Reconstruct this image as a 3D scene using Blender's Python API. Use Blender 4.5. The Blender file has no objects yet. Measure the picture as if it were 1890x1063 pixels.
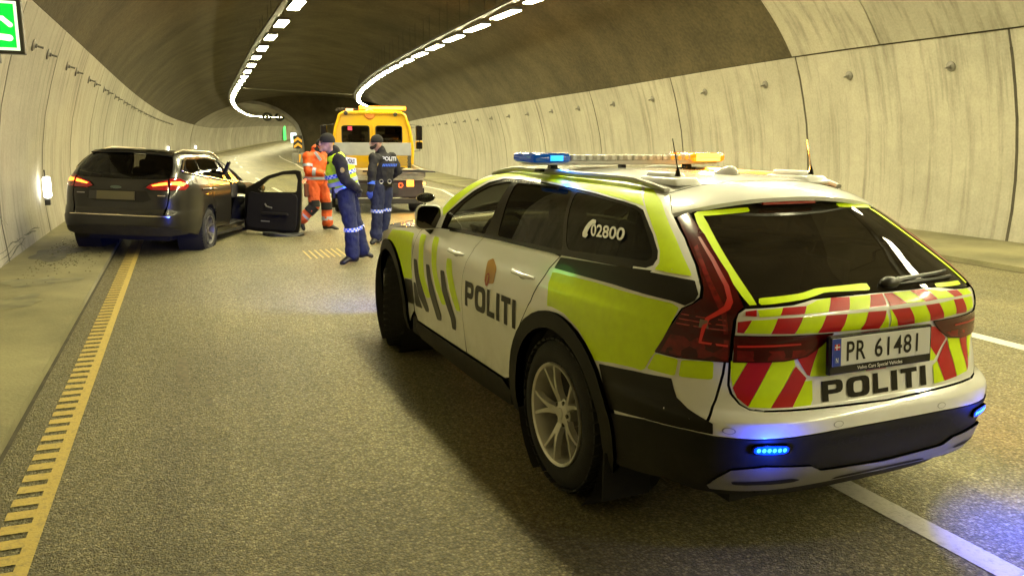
import bpy, bmesh, math, random
from mathutils import Vector, Matrix
from mathutils.geometry import tessellate_polygon
random.seed(7)
S = bpy.context.scene
COL = S.collection
# ---------------------------------------------------------------- camera, world, exposure
cd = bpy.data.cameras.new('camera')
cam = bpy.data.objects.new('camera', cd); COL.objects.link(cam)
CAM = Vector((-2.5128, -3.3955, 1.6721)); YAW, PIT, ROL = .384115, -.183964, .006671
_f = Vector((math.sin(YAW)*math.cos(PIT), math.cos(YAW)*math.cos(PIT), math.sin(PIT)))
_r = Vector((math.cos(YAW), -math.sin(YAW), 0)); _u = _r.cross(_f)
_R = _r*math.cos(ROL)+_u*math.sin(ROL); _U = -_r*math.sin(ROL)+_u*math.cos(ROL)
cam.matrix_world = Matrix(((_R.x, _U.x, -_f.x, CAM.x), (_R.y, _U.y, -_f.y, CAM.y), (_R.z, _U.z, -_f.z, CAM.z), (0, 0, 0, 1)))
cd.sensor_width = 36; cd.lens = 36*1493.9/1890; cd.clip_start = .05; cd.clip_end = 600
S.camera = cam
wd = bpy.data.worlds.new('World'); S.world = wd; wd.use_nodes = True
wd.node_tree.nodes['Background'].inputs[0].default_value = (.02, .018, .012, 1)   # a closed tunnel: no sky reaches it
wd.node_tree.nodes['Background'].inputs[1].default_value = .3
S.view_settings.view_transform = 'Standard'; S.view_settings.look = 'None'
S.view_settings.exposure = 0.36; S.view_settings.gamma = 1
S.render.engine = 'CYCLES'
S.cycles.use_denoising = True; S.cycles.max_bounces = 7; S.cycles.diffuse_bounces = 4; S.cycles.glossy_bounces = 4
S.cycles.transparent_max_bounces = 10; S.cycles.caustics_reflective = False; S.cycles.caustics_refractive = False
S.cycles.sample_clamp_indirect = 6
LAMP_STRENGTH = 130.0

# ---------------------------------------------------------------- helpers
def nd(t, ty, **kw):
    n = t.nodes.new(ty)
    for k, v in kw.items():
        if k.startswith('_'): n.inputs[int(k[1:])].default_value = v
        else: setattr(n, k, v)
    return n
MATS = {}
def mat(name, col, rough=.5, metal=0., coat=0., var=.0, vs=8., bump=0., bs=60., emit=None, es=0., spec=.5, dirt=0., alpha=None):
    if name in MATS: return MATS[name]
    m = bpy.data.materials.new(name); m.use_nodes = True; t = m.node_tree
    b = t.nodes['Principled BSDF']; L = t.links.new
    b.inputs['Base Color'].default_value = (*col, 1); b.inputs['Roughness'].default_value = rough
    b.inputs['Metallic'].default_value = metal; b.inputs['Coat Weight'].default_value = coat
    b.inputs['Coat Roughness'].default_value = .06; b.inputs['Specular IOR Level'].default_value = spec
    tc = nd(t, 'ShaderNodeTexCoord')
    if var > 0 or dirt > 0:
        n = nd(t, 'ShaderNodeTexNoise'); n.inputs['Scale'].default_value = vs; n.inputs['Detail'].default_value = 6
        L(tc.outputs['Object'], n.inputs['Vector'])
        mr = nd(t, 'ShaderNodeMapRange'); mr.inputs[1].default_value = .25; mr.inputs[2].default_value = .75
        mr.inputs[3].default_value = 1-var; mr.inputs[4].default_value = 1+var; L(n.outputs['Fac'], mr.inputs[0])
        hs = nd(t, 'ShaderNodeHueSaturation'); hs.inputs['Color'].default_value = (*col, 1); L(mr.outputs[0], hs.inputs['Value'])
        L(hs.outputs[0], b.inputs['Base Color'])
        if dirt > 0:
            mx = nd(t, 'ShaderNodeMapRange'); mx.inputs[1].default_value = .3; mx.inputs[2].default_value = .8
            mx.inputs[3].default_value = rough; mx.inputs[4].default_value = min(1, rough+dirt); L(n.outputs['Fac'], mx.inputs[0]); L(mx.outputs[0], b.inputs['Roughness'])
    if bump > 0:
        n2 = nd(t, 'ShaderNodeTexNoise'); n2.inputs['Scale'].default_value = bs; n2.inputs['Detail'].default_value = 4
        L(tc.outputs['Object'], n2.inputs['Vector'])
        bp = nd(t, 'ShaderNodeBump'); bp.inputs['Strength'].default_value = bump; bp.inputs['Distance'].default_value = .01
        L(n2.outputs['Fac'], bp.inputs['Height']); L(bp.outputs[0], b.inputs['Normal'])
    if emit:
        b.inputs['Emission Color'].default_value = (*emit, 1); b.inputs['Emission Strength'].default_value = es
    MATS[name] = m
    return m
def glass(name, tint, gl=1.0, rough=.0, ior=1.5, film=0.):
    """tinted pane: a sharp reflection over a coloured see-through sheet"""
    m = bpy.data.materials.new(name); m.use_nodes = True; t = m.node_tree; t.nodes.clear(); L = t.links.new
    o = nd(t, 'ShaderNodeOutputMaterial'); mix = nd(t, 'ShaderNodeMixShader')
    tr = nd(t, 'ShaderNodeBsdfTransparent'); tr.inputs[0].default_value = (*tint, 1)
    g = nd(t, 'ShaderNodeBsdfGlossy'); g.inputs['Roughness'].default_value = rough; g.inputs['Color'].default_value = (gl, gl, gl, 1)
    f = nd(t, 'ShaderNodeFresnel'); f.inputs[0].default_value = ior
    base = tr
    if film:      # a film of road dust on the pane
        d = nd(t, 'ShaderNodeBsdfDiffuse'); d.inputs[0].default_value = (.42, .34, .22, 1); mf = nd(t, 'ShaderNodeMixShader')
        tc = nd(t, 'ShaderNodeTexCoord'); n = nd(t, 'ShaderNodeTexNoise'); n.inputs['Scale'].default_value = 5; n.inputs['Detail'].default_value = 8; n.inputs['Roughness'].default_value = .7
        mp = nd(t, 'ShaderNodeMapping'); mp.inputs['Scale'].default_value = (.5, 1, 4); L(tc.outputs['Object'], mp.inputs['Vector']); L(mp.outputs[0], n.inputs['Vector'])
        mr = nd(t, 'ShaderNodeMapRange'); mr.inputs[1].default_value = .3; mr.inputs[2].default_value = .75; mr.inputs[3].default_value = film*.45; mr.inputs[4].default_value = film*1.5; L(n.outputs['Fac'], mr.inputs[0])
        L(mr.outputs[0], mf.inputs[0]); L(tr.outputs[0], mf.inputs[1]); L(d.outputs[0], mf.inputs[2]); base = mf
    L(f.outputs[0], mix.inputs[0]); L(base.outputs[0], mix.inputs[1]); L(g.outputs[0], mix.inputs[2]); L(mix.outputs[0], o.inputs[0])
    MATS[name] = m
    return m
def tag(o, label=None, cat=None, group=None, kind=None):
    for k, v in (('label', label), ('category', cat), ('group', group), ('kind', kind)):
        if v: o[k] = v
    return o
def empty(name, loc=(0, 0, 0), rz=0, label=None, cat=None, group=None, kind=None):
    o = bpy.data.objects.new(name, None); COL.objects.link(o); o.location = loc; o.rotation_euler = (0, 0, rz); o.empty_display_size = .1
    return tag(o, label, cat, group, kind)
def link(name, me, m=None, parent=None, kind=None):
    o = bpy.data.objects.new(name, me); COL.objects.link(o)
    if m and len(me.materials) == 0: me.materials.append(m)
    if parent: o.parent = parent
    if kind: o['kind'] = kind
    return o
def obj(name, verts, faces, m, parent=None, smooth=False, kind=None, bevel=0, seg=2):
    me = bpy.data.meshes.new(name); me.from_pydata([tuple(v) for v in verts], [], faces); me.update()
    if smooth: me.polygons.foreach_set('use_smooth', [True]*len(me.polygons))
    o = link(name, me, m, parent, kind)
    if bevel:
        b = o.modifiers.new('b', 'BEVEL'); b.width = bevel; b.segments = seg; b.limit_method = 'ANGLE'; b.angle_limit = .6
    return o
class MB:
    def __init__(s): s.v = []; s.f = []
    def add(s, V, F):
        n = len(s.v); s.v += [tuple(v) for v in V]; s.f += [tuple(n+i for i in f) for f in F]; return s
    def box(s, c, d, M=None, taper=0):
        x, y, z = d[0]/2, d[1]/2, d[2]/2; V = []
        for k in (-1, 1):
            q = 1-taper*(k+1)/2
            for a, b in ((-1, -1), (1, -1), (1, 1), (-1, 1)): V.append(Vector((a*x*q, b*y*q, k*z)))
        if M: V = [M@v for v in V]
        V = [v+Vector(c) for v in V]
        return s.add(V, [(3, 2, 1, 0), (4, 5, 6, 7), (0, 1, 5, 4), (1, 2, 6, 5), (2, 3, 7, 6), (3, 0, 4, 7)])
    def tube(s, P, r, n=10, cap=True):
        P = [Vector(p) for p in P]; R = r if isinstance(r, (list, tuple)) else [r]*len(P); V = []; F = []
        up = None
        for i, p in enumerate(P):
            d = (P[min(i+1, len(P)-1)]-P[max(i-1, 0)]).normalized()
            if up is None: up = Vector((0, 0, 1)) if abs(d.z) < .9 else Vector((0, 1, 0))
            a = d.cross(up).normalized(); b = a.cross(d).normalized(); up = b
            rr = R[i]; ra, rb = (rr, rr) if not isinstance(rr, tuple) else rr
            for k in range(n):
                t = 2*math.pi*k/n; V.append(p+a*math.cos(t)*ra+b*math.sin(t)*rb)
        for i in range(len(P)-1):
            for k in range(n): F.append((i*n+k, i*n+(k+1) % n, (i+1)*n+(k+1) % n, (i+1)*n+k))
        if cap: F.append(tuple(range(n-1, -1, -1))); F.append(tuple((len(P)-1)*n+k for k in range(n)))
        return s.add(V, F)
    def ball(s, c, r, n=12, m=8):
        rx, ry, rz = (r, r, r) if not isinstance(r, (tuple, list)) else r; V = []; F = []
        for i in range(m+1):
            a = math.pi*i/m
            for k in range(n):
                t = 2*math.pi*k/n; V.append((c[0]+rx*math.sin(a)*math.cos(t), c[1]+ry*math.sin(a)*math.sin(t), c[2]+rz*math.cos(a)))
        for i in range(m):
            for k in range(n): F.append((i*n+k, (i+1)*n+k, (i+1)*n+(k+1) % n, i*n+(k+1) % n))
        return s.add(V, F)
    def lathe(s, prof, c=(0, 0, 0), ax='x', n=32):
        """prof: (radius, along) pairs turned round the axis"""
        V = []; F = []
        for r, h in prof:
            for k in range(n):
                t = 2*math.pi*k/n; a, b = r*math.cos(t), r*math.sin(t)
                p = {'x': (h, a, b), 'y': (a, h, b), 'z': (a, b, h)}[ax]; V.append((c[0]+p[0], c[1]+p[1], c[2]+p[2]))
        for i in range(len(prof)-1):
            for k in range(n): F.append((i*n+k, i*n+(k+1) % n, (i+1)*n+(k+1) % n, (i+1)*n+k))
        return s.add(V, F)
    def prism(s, pts, f0, f1):
        """pts: 2-D outline; f0 / f1 map it onto two faces"""
        n = len(pts); V = [f0(*p) for p in pts]+[f1(*p) for p in pts]
        F = [tuple(range(n)), tuple(range(2*n-1, n-1, -1))]+[(i, i+n, (i+1) % n+n, (i+1) % n) for i in range(n)]
        return s.add(V, F)
    def build(s, name, m, parent=None, smooth=False, kind=None, bevel=0, seg=2, fix=True):
        o = obj(name, s.v, s.f, m, parent, smooth, kind, bevel, seg)
        if fix:
            b = bmesh.new(); b.from_mesh(o.data); bmesh.ops.recalc_face_normals(b, faces=b.faces); b.to_mesh(o.data); b.free()
        if smooth and not bevel:
            o.data.set_sharp_from_angle(angle=math.radians(38))
        return o
def table(tab):
    x = [a for a, _ in tab]; y = [b for _, b in tab]; n = len(x)
    d = [(y[i+1]-y[i])/(x[i+1]-x[i]) for i in range(n-1)]
    m = [d[0]]+[(2*d[i]*d[i-1]/(d[i]+d[i-1]) if d[i]*d[i-1] > 0 else 0) for i in range(1, n-1)]+[d[-1]]
    def f(v):
        i = 0
        while i < n-2 and v > x[i+1]: i += 1
        h = x[i+1]-x[i]; t = min(max((v-x[i])/h, 0), 1)
        return (2*t**3-3*t**2+1)*y[i]+(t**3-2*t**2+t)*h*m[i]+(-2*t**3+3*t**2)*y[i+1]+(t**3-t**2)*h*m[i+1]
    return f
# --- car skin: a point at wrap coordinate u (0 rear centre, 1 where the flank starts, + left, - right) and height z
def make_skin(ZW, ZY, ZN, TY, Y0=.3):
    fw, fy, fn, ft = table(ZW), table(ZY), table(ZN), table(TY)
    def P(u, z, off=0.):
        sg = 1 if u >= 0 else -1; a = abs(u); w = fw(z)+off; D = fy(z)+Y0+off; n = fn(z)
        if a <= 1:
            s, c = math.sin(a*math.pi/2), math.cos(a*math.pi/2); r = ((c/D)**n+(s/w)**n)**(-1/n)
            return Vector((-sg*r*s, Y0-r*c, z))
        y = Y0+a-1
        return Vector((-sg*w*ft(y), y, z))
    return P
def u_of_y(P, y, z, sg=1):
    if y >= .3: return sg*(1+y-.3)
    lo, hi = 0., 1.
    for _ in range(26):
        m = (lo+hi)/2
        if P(m, z).y < y: lo = m
        else: hi = m
    return sg*(lo+hi)/2
def nrm(P, u, z, off=0.):
    e = 1e-3; a = P(u, z, off); return (P(u, z+e, off)-a).cross(P(u+e, z, off)-a).normalized()
def rnd(pts, r=.25, n=3):
    """round every corner of an outline"""
    out = []; N = len(pts)
    for i in range(N):
        p = Vector(pts[i]); a = Vector(pts[i-1]); b = Vector(pts[(i+1) % N])
        k = min(.5, r)
        p0 = p+(a-p)*k; p1 = p+(b-p)*k
        for j in range(n+1):
            t = j/n; q = p0*(1-t)**2+p*2*t*(1-t)+p1*t*t; out.append((q.x, q.y))
    return out
def skin_patch(name, P, outline, m, parent, holes=(), off=0., th=.012, du=.04, dz=.03, mirror=False, label=None, flat=False):
    """a piece of car skin: the outline (u, z), cut fine enough to follow the surface, with a folded rim"""
    sg = -1 if mirror else 1
    loops = [[Vector((sg*a, b, 0)) for a, b in lp] for lp in (outline, *holes)]
    flat_pts = [v for lp in loops for v in lp]
    tris = tessellate_polygon(loops)
    bm = bmesh.new(); vs = [bm.verts.new(v) for v in flat_pts]
    for tr in tris:
        try: bm.faces.new([vs[i] for i in tr])
        except ValueError: pass
    us = [v.x for v in flat_pts]; zs = [v.y for v in flat_pts]
    k = math.floor(min(us)/du)+1
    while k*du < max(us)-1e-4:
        bmesh.ops.bisect_plane(bm, geom=bm.verts[:]+bm.edges[:]+bm.faces[:], plane_co=(k*du, 0, 0), plane_no=(1, 0, 0), dist=1e-5); k += 1
    k = math.floor(min(zs)/dz)+1
    while k*dz < max(zs)-1e-4:
        bmesh.ops.bisect_plane(bm, geom=bm.verts[:]+bm.edges[:]+bm.faces[:], plane_co=(0, k*dz, 0), plane_no=(0, 1, 0), dist=1e-5); k += 1
    bmesh.ops.triangulate(bm, faces=bm.faces[:]); bmesh.ops.remove_doubles(bm, verts=bm.verts[:], dist=2e-5)
    bm.verts.index_update(); bm.faces.index_update()
    V = []; N = []
    for v in bm.verts:
        V.append(P(v.co.x, v.co.y, off)); N.append(nrm(P, v.co.x, v.co.y, off))
    F = []
    for f in bm.faces:
        a, b, c = [x.co for x in f.verts]; ids = [x.index for x in f.verts]
        if (b-a).cross(c-a).z > 0: ids.reverse()
        F.append(ids)
    LN = [[N[i] for i in f] for f in F]
    if th:
        nb = {}
        for e in bm.edges:
            if len(e.link_faces) == 1:
                i, j = e.verts[0].index, e.verts[1].index
                fi = e.link_faces[0].index
                ids = F[fi]
                if True:
                    if ids[(ids.index(i)+1) % len(ids)] != j: i, j = j, i
                for q in (i, j):
                    if q not in nb: nb[q] = len(V); V.append(V[q]-N[q]*th)
                F.append([j, i, nb[i], nb[j]])
                en = (V[nb[i]]-V[i]).cross(V[j]-V[i])
                if en.length > 0: en = -en.normalized()
                LN.append([en]*4)
    bm.free()
    me = bpy.data.meshes.new(name); me.from_pydata([tuple(v) for v in V], [], F); me.update()
    me.polygons.foreach_set('use_smooth', [True]*len(me.polygons))
    me.normals_split_custom_set([tuple(n) for ln in LN for n in ln])
    o = link(name, me, m, parent)
    if label: o['label'] = label
    return o
def text_mesh(s, bold=.0, spacing=1.):
    """the letters as flat outlines scaled into the unit square"""
    c = bpy.data.curves.new('t', 'FONT'); c.body = s; c.offset = bold; c.space_character = spacing; c.resolution_u = 3
    o = bpy.data.objects.new('t', c); COL.objects.link(o); bpy.context.view_layer.update()
    me = bpy.data.meshes.new_from_object(o); bpy.data.objects.remove(o)
    xs = [v.co.x for v in me.vertices]; ys = [v.co.y for v in me.vertices]
    x0, x1, y0, y1 = min(xs), max(xs), min(ys), max(ys)
    return [((v.co.x-x0)/(x1-x0), (v.co.y-y0)/(y1-y0)) for v in me.vertices], [tuple(p.vertices) for p in me.polygons]
def text_on(name, s, fn, m, parent, bold=.0, spacing=1.):
    V, F = text_mesh(s, bold, spacing)
    return obj(name, [fn(a, b) for a, b in V], F, m, parent)
GL = {}   # wide bold letters, unit square outlines with holes
def _rr(x0, y0, x1, y1, r=.3):
    return rnd([(x0, y0), (x1, y0), (x1, y1), (x0, y1)], r, 4)
GL['P'] = ([(0, 0), (.3, 0), (.3, .34), (.7, .34), (.88, .38), (.97, .48), (1, .6), (1, .76), (.97, .88), (.88, .97), (.72, 1), (0, 1)], [[(.3, .56), (.62, .56), (.7, .6), (.7, .74), (.62, .78), (.3, .78)]], .95)
GL['O'] = (_rr(0, 0, 1, 1, .3), [_rr(.29, .22, .71, .78, .3)], 1.1)
GL['L'] = ([(0, 0), (1, 0), (1, .22), (.34, .22), (.34, 1), (0, 1)], [], .75)
GL['I'] = ([(0, 0), (1, 0), (1, 1), (0, 1)], [], .30)
GL['T'] = ([(.33, 0), (.67, 0), (.67, .78), (1, .78), (1, 1), (0, 1), (0, .78), (.33, .78)], [], .85)
def word_outlines(w, gap=.16):
    tot = sum(GL[c][2] for c in w)+gap*(len(w)-1); x = 0; out = []
    for c in w:
        o, h, wd_ = GL[c]; sc = lambda l: [((x+a*wd_)/tot, b) for a, b in l]
        out.append((sc(o), [sc(q) for q in h])); x += wd_+gap
    return out
# ---------------------------------------------------------------- tunnel alignment (metres; y runs down the tunnel)
XL = table([(-60, 0), (10, 0), (25, .06), (45, .46), (70, 1.28), (110, 5.4), (160, 16), (230, 32.6)])
ZL = table([(-60, 0), (10, 0), (25, -.09), (45, -.27), (70, -.36), (110, -.72), (160, .07), (230, 1.)])
XR = table([(-60, 0), (8, 0), (14, .02), (20, .12), (32, .75), (45, 2.25), (60, 4.9), (80, 10.3), (110, 24)])
ZR = table([(-60, 0), (8, 0), (20, -.25), (32, -.42), (45, -.52), (60, -.55), (80, -.4), (110, -.1)])
def gz(x, y):
    """road level at a place"""
    l, r = -4.65+XL(y), 9.8+XR(y)
    if y > 92: return ZL(y)
    t = min(max((x-l)/(r-l), 0), 1); t = t*t*(3-2*t)
    return ZL(y)*(1-t)+ZR(y)*t
END = 92.
PROF = [(0, 0), (-.05, .55), (-.045, 1.05), (.0, 1.5), (.08, 2.0), (.21, 2.5), (.33, 2.9), (.5, 3.36)]   # wall panel: lean-in, height
# concrete
def concrete(name, col, var=.25, streak=.5, bump=.35, fine=40., rough=.75, speck=.07):
    m = bpy.data.materials.new(name); m.use_nodes = True; t = m.node_tree; L = t.links.new; b = t.nodes['Principled BSDF']
    b.inputs['Roughness'].default_value = rough; b.inputs['Specular IOR Level'].default_value = .3
    tc = nd(t, 'ShaderNodeTexCoord'); gpos = nd(t, 'ShaderNodeNewGeometry')
    big = nd(t, 'ShaderNodeTexNoise'); big.inputs['Scale'].default_value = .55; big.inputs['Detail'].default_value = 8; big.inputs['Roughness'].default_value = .6
    L(gpos.outputs['Position'], big.inputs['Vector'])
    mp = nd(t, 'ShaderNodeMapping'); mp.inputs['Scale'].default_value = (1.2, 5.5, .22); L(gpos.outputs['Position'], mp.inputs['Vector'])
    st = nd(t, 'ShaderNodeTexNoise'); st.inputs['Scale'].default_value = 1.; st.inputs['Detail'].default_value = 9; st.inputs['Roughness'].default_value = .65
    L(mp.outputs[0], st.inputs['Vector'])
    fi = nd(t, 'ShaderNodeTexNoise'); fi.inputs['Scale'].default_value = fine; fi.inputs['Detail'].default_value = 5; L(gpos.outputs['Position'], fi.inputs['Vector'])
    r1 = nd(t, 'ShaderNodeMapRange'); L(big.outputs['Fac'], r1.inputs[0]); r1.inputs[1].default_value = .3; r1.inputs[2].default_value = .7; r1.inputs[3].default_value = 1-var; r1.inputs[4].default_value = 1+var*.6
    r2 = nd(t, 'ShaderNodeMapRange'); L(st.outputs['Fac'], r2.inputs[0]); r2.inputs[1].default_value = .50; r2.inputs[2].default_value = .72; r2.inputs[3].default_value = 1; r2.inputs[4].default_value = 1-streak
    r3 = nd(t, 'ShaderNodeMapRange'); L(fi.outputs['Fac'], r3.inputs[0]); r3.inputs[1].default_value = .3; r3.inputs[2].default_value = .7; r3.inputs[3].default_value = 1-speck; r3.inputs[4].default_value = 1+speck
    m1 = nd(t, 'ShaderNodeMath', operation='MULTIPLY'); L(r1.outputs[0], m1.inputs[0]); L(r2.outputs[0], m1.inputs[1])
    mo = nd(t, 'ShaderNodeTexNoise'); mo.inputs['Scale'].default_value = 4.5; mo.inputs['Detail'].default_value = 7; mo.inputs['Roughness'].default_value = .7; L(gpos.outputs['Position'], mo.inputs['Vector'])
    r5 = nd(t, 'ShaderNodeMapRange'); L(mo.outputs['Fac'], r5.inputs[0]); r5.inputs[1].default_value = .3; r5.inputs[2].default_value = .7; r5.inputs[3].default_value = .93; r5.inputs[4].default_value = 1.06
    m0 = nd(t, 'ShaderNodeMath', operation='MULTIPLY'); L(m1.outputs[0], m0.inputs[0]); L(r5.outputs[0], m0.inputs[1]); m1 = m0
    m2 = nd(t, 'ShaderNodeMath', operation='MULTIPLY'); L(m1.outputs[0], m2.inputs[0]); L(r3.outputs[0], m2.inputs[1])
    oi = nd(t, 'ShaderNodeObjectInfo'); r4 = nd(t, 'ShaderNodeMapRange'); L(oi.outputs['Random'], r4.inputs[0]); r4.inputs[3].default_value = .88; r4.inputs[4].default_value = 1.07
    m3 = nd(t, 'ShaderNodeMath', operation='MULTIPLY'); L(m2.outputs[0], m3.inputs[0]); L(r4.outputs[0], m3.inputs[1])
    hs = nd(t, 'ShaderNodeHueSaturation'); hs.inputs['Color'].default_value = (*col, 1); L(m3.outputs[0], hs.inputs['Value']); L(hs.outputs[0], b.inputs['Base Color'])
    bp = nd(t, 'ShaderNodeBump'); bp.inputs['Strength'].default_value = bump; bp.inputs['Distance'].default_value = .02; L(fi.outputs['Fac'], bp.inputs['Height']); L(bp.outputs[0], b.inputs['Normal'])
    MATS[name] = m; return m
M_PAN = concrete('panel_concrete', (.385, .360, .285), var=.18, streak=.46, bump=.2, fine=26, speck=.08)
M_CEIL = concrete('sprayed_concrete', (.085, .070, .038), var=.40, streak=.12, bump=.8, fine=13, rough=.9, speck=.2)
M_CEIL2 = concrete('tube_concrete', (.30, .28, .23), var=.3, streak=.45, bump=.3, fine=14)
M_PAVE = concrete('pavement_concrete', (.235, .215, .118), var=.5, streak=.0, bump=.3, fine=50)
M_JOINT = mat('joint_black', (.02, .018, .015), .9)
M_STEEL = mat('galvanised', (.20, .19, .16), .5, .4)
def asphalt():
    m = bpy.data.materials.new('asphalt'); m.use_nodes = True; t = m.node_tree; L = t.links.new; b = t.nodes['Principled BSDF']
    g = nd(t, 'ShaderNodeNewGeometry'); P = g.outputs['Position']
    v = nd(t, 'ShaderNodeTexVoronoi'); v.inputs['Scale'].default_value = 72; L(P, v.inputs['Vector'])
    v2 = nd(t, 'ShaderNodeTexVoronoi'); v2.inputs['Scale'].default_value = 150; L(P, v2.inputs['Vector'])
    n1 = nd(t, 'ShaderNodeTexNoise'); n1.inputs['Scale'].default_value = .5; n1.inputs['Detail'].default_value = 7; L(P, n1.inputs['Vector'])
    mp = nd(t, 'ShaderNodeMapping'); mp.inputs['Scale'].default_value = (1.6, .12, 1); L(P, mp.inputs['Vector'])
    n2 = nd(t, 'ShaderNodeTexNoise'); n2.inputs['Scale'].default_value = 1; n2.inputs['Detail'].default_value = 5; L(mp.outputs[0], n2.inputs['Vector'])
    n3 = nd(t, 'ShaderNodeTexNoise'); n3.inputs['Scale'].default_value = 26; n3.inputs['Detail'].default_value = 6; n3.inputs['Roughness'].default_value = .7; L(P, n3.inputs['Vector'])
    # stones: each voronoi cell its own tone
    sep = nd(t, 'ShaderNodeSeparateColor'); L(v.outputs['Color'], sep.inputs[0])
    cr = nd(t, 'ShaderNodeValToRGB'); L(sep.outputs[0], cr.inputs[0]); e = cr.color_ramp.elements
    e[0].color = (.155, .135, .060, 1); e[1].color = (.38, .335, .182, 1); e[1].position = 1
    x = e.new(.55); x.color = (.215, .187, .087, 1)
    x = e.new(.86); x.color = (.29, .255, .130, 1)
    # binder in the gaps between the stones
    gap = nd(t, 'ShaderNodeMapRange'); L(v.outputs['Distance'], gap.inputs[0]); gap.inputs[1].default_value = .28; gap.inputs[2].default_value = .62; gap.inputs[3].default_value = 1; gap.inputs[4].default_value = .55
    a1 = nd(t, 'ShaderNodeMapRange'); L(n1.outputs['Fac'], a1.inputs[0]); a1.inputs[1].default_value = .3; a1.inputs[2].default_value = .7; a1.inputs[3].default_value = .74; a1.inputs[4].default_value = 1.18
    a2 = nd(t, 'ShaderNodeMapRange'); L(n2.outputs['Fac'], a2.inputs[0]); a2.inputs[1].default_value = .3; a2.inputs[2].default_value = .7; a2.inputs[3].default_value = .72; a2.inputs[4].default_value = 1.2
    a3 = nd(t, 'ShaderNodeMapRange'); L(n3.outputs['Fac'], a3.inputs[0]); a3.inputs[1].default_value = .3; a3.inputs[2].default_value = .7; a3.inputs[3].default_value = .75; a3.inputs[4].default_value = 1.25
    # the worn smooth margin beside the left edge line
    sx = nd(t, 'ShaderNodeSeparateXYZ'); L(P, sx.inputs[0])
    ed = nd(t, 'ShaderNodeMapRange'); ed.interpolation_type = 'SMOOTHSTEP'; L(sx.outputs[0], ed.inputs[0]); ed.inputs[1].default_value = -2.75; ed.inputs[2].default_value = -2.1; ed.inputs[3].default_value = .8; ed.inputs[4].default_value = 1.
    sp = nd(t, 'ShaderNodeTexNoise'); sp.inputs['Scale'].default_value = 2.3; sp.inputs['Detail'].default_value = 3; L(P, sp.inputs['Vector'])
    a5 = nd(t, 'ShaderNodeMapRange'); L(sp.outputs['Fac'], a5.inputs[0]); a5.inputs[1].default_value = .66; a5.inputs[2].default_value = .74; a5.inputs[3].default_value = 1; a5.inputs[4].default_value = .7
    cur = gap.outputs[0]
    for q in (a1, a2, a3, a5, ed):
        mm = nd(t, 'ShaderNodeMath', operation='MULTIPLY'); L(cur, mm.inputs[0]); L(q.outputs[0], mm.inputs[1]); cur = mm.outputs[0]
    hs = nd(t, 'ShaderNodeHueSaturation'); L(cr.outputs[0], hs.inputs['Color']); L(cur, hs.inputs['Value']); L(hs.outputs[0], b.inputs['Base Color'])
    rr = nd(t, 'ShaderNodeMapRange'); L(sep.outputs[1], rr.inputs[0]); rr.inputs[3].default_value = .42; rr.inputs[4].default_value = .75; L(rr.outputs[0], b.inputs['Roughness'])
    h = nd(t, 'ShaderNodeMath', operation='MULTIPLY_ADD'); L(v.outputs['Distance'], h.inputs[0]); h.inputs[1].default_value = -1; L(v2.outputs['Distance'], h.inputs[2])
    bp = nd(t, 'ShaderNodeBump'); bp.inputs['Strength'].default_value = .75; bp.inputs['Distance'].default_value = .008; L(h.outputs[0], bp.inputs['Height']); L(bp.outputs[0], b.inputs['Normal'])
    MATS['asphalt'] = m; return m
M_ASPH = asphalt()
def sheet(name, xa, xb, ys, dz, m, nx=6, kind='structure', zf=gz):
    V = []; F = []
    for y in ys:
        for i in range(nx+1):
            x = xa(y)+(xb(y)-xa(y))*i/nx; V.append((x, y, zf(x, y)+dz))
    for j in range(len(ys)-1):
        for i in range(nx): a = j*(nx+1)+i; F.append((a, a+1, a+nx+2, a+nx+1))
    return obj(name, V, F, m, None, True, kind)
YS = [-30, -15, -8]+[-6+1.5*i for i in range(36)]+[50+3*i for i in range(15)]
sheet('road', lambda y: -3.6+XL(y), lambda y: 7.45+XR(y), YS, 0, M_ASPH, 12)
KH = .055
sheet('left_pavement', lambda y: -4.9+XL(y), lambda y: -3.5+XL(y), YS, KH, M_PAVE, 3)
sheet('right_pavement', lambda y: 7.42+XR(y), lambda y: 10.05+XR(y), YS, .07, M_PAVE, 3)
def strip(name, segs, m, dz=.004, parent=None):
    """flat quads lying on the road: each (x0, x1, y0, y1)"""
    V = []; F = []
    for x0, x1, y0, y1, fx in segs:
        n = max(1, int((y1-y0)/1.5)); k = len(V)
        for j in range(n+1):
            y = y0+(y1-y0)*j/n
            for x in (x0, x1): X = x+fx(y); V.append((X, y, gz(X, y)+dz))
        for j in range(n): F.append((k+2*j, k+2*j+1, k+2*j+3, k+2*j+2))
    return obj(name, V, F, m, parent, False, 'structure')
# kerb faces
def kerb(name, x, fx, h, m):
    V = []; F = []
    for y in YS:
        X = x+fx(y); V += [(X, y, gz(X, y)-.01), (X-.0, y, gz(X, y)+h)]
    for j in range(len(YS)-1): F.append((2*j, 2*j+1, 2*j+3, 2*j+2))
    return obj(name, V, F, m, None, False, 'structure')
kerb('left_kerb', -3.5, XL, KH+.001, MATS['pavement_concrete']); kerb('right_kerb', 7.42, XR, .071, M_PAVE)
M_GUT = mat('gutter_dirt', (.05, .043, .024), .8, var=.5, vs=7)
tube_road = sheet('tube_road', lambda y: -3.6+XL(y), lambda y: 6.6+XL(y), [92+3*i for i in range(46)], .0, M_ASPH, 6, zf=lambda x, y: ZL(y))
sheet('tube_pavement', lambda y: -4.9+XL(y), lambda y: -3.5+XL(y), [92+3*i for i in range(46)], KH, M_PAVE, 2, zf=lambda x, y: ZL(y))
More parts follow.
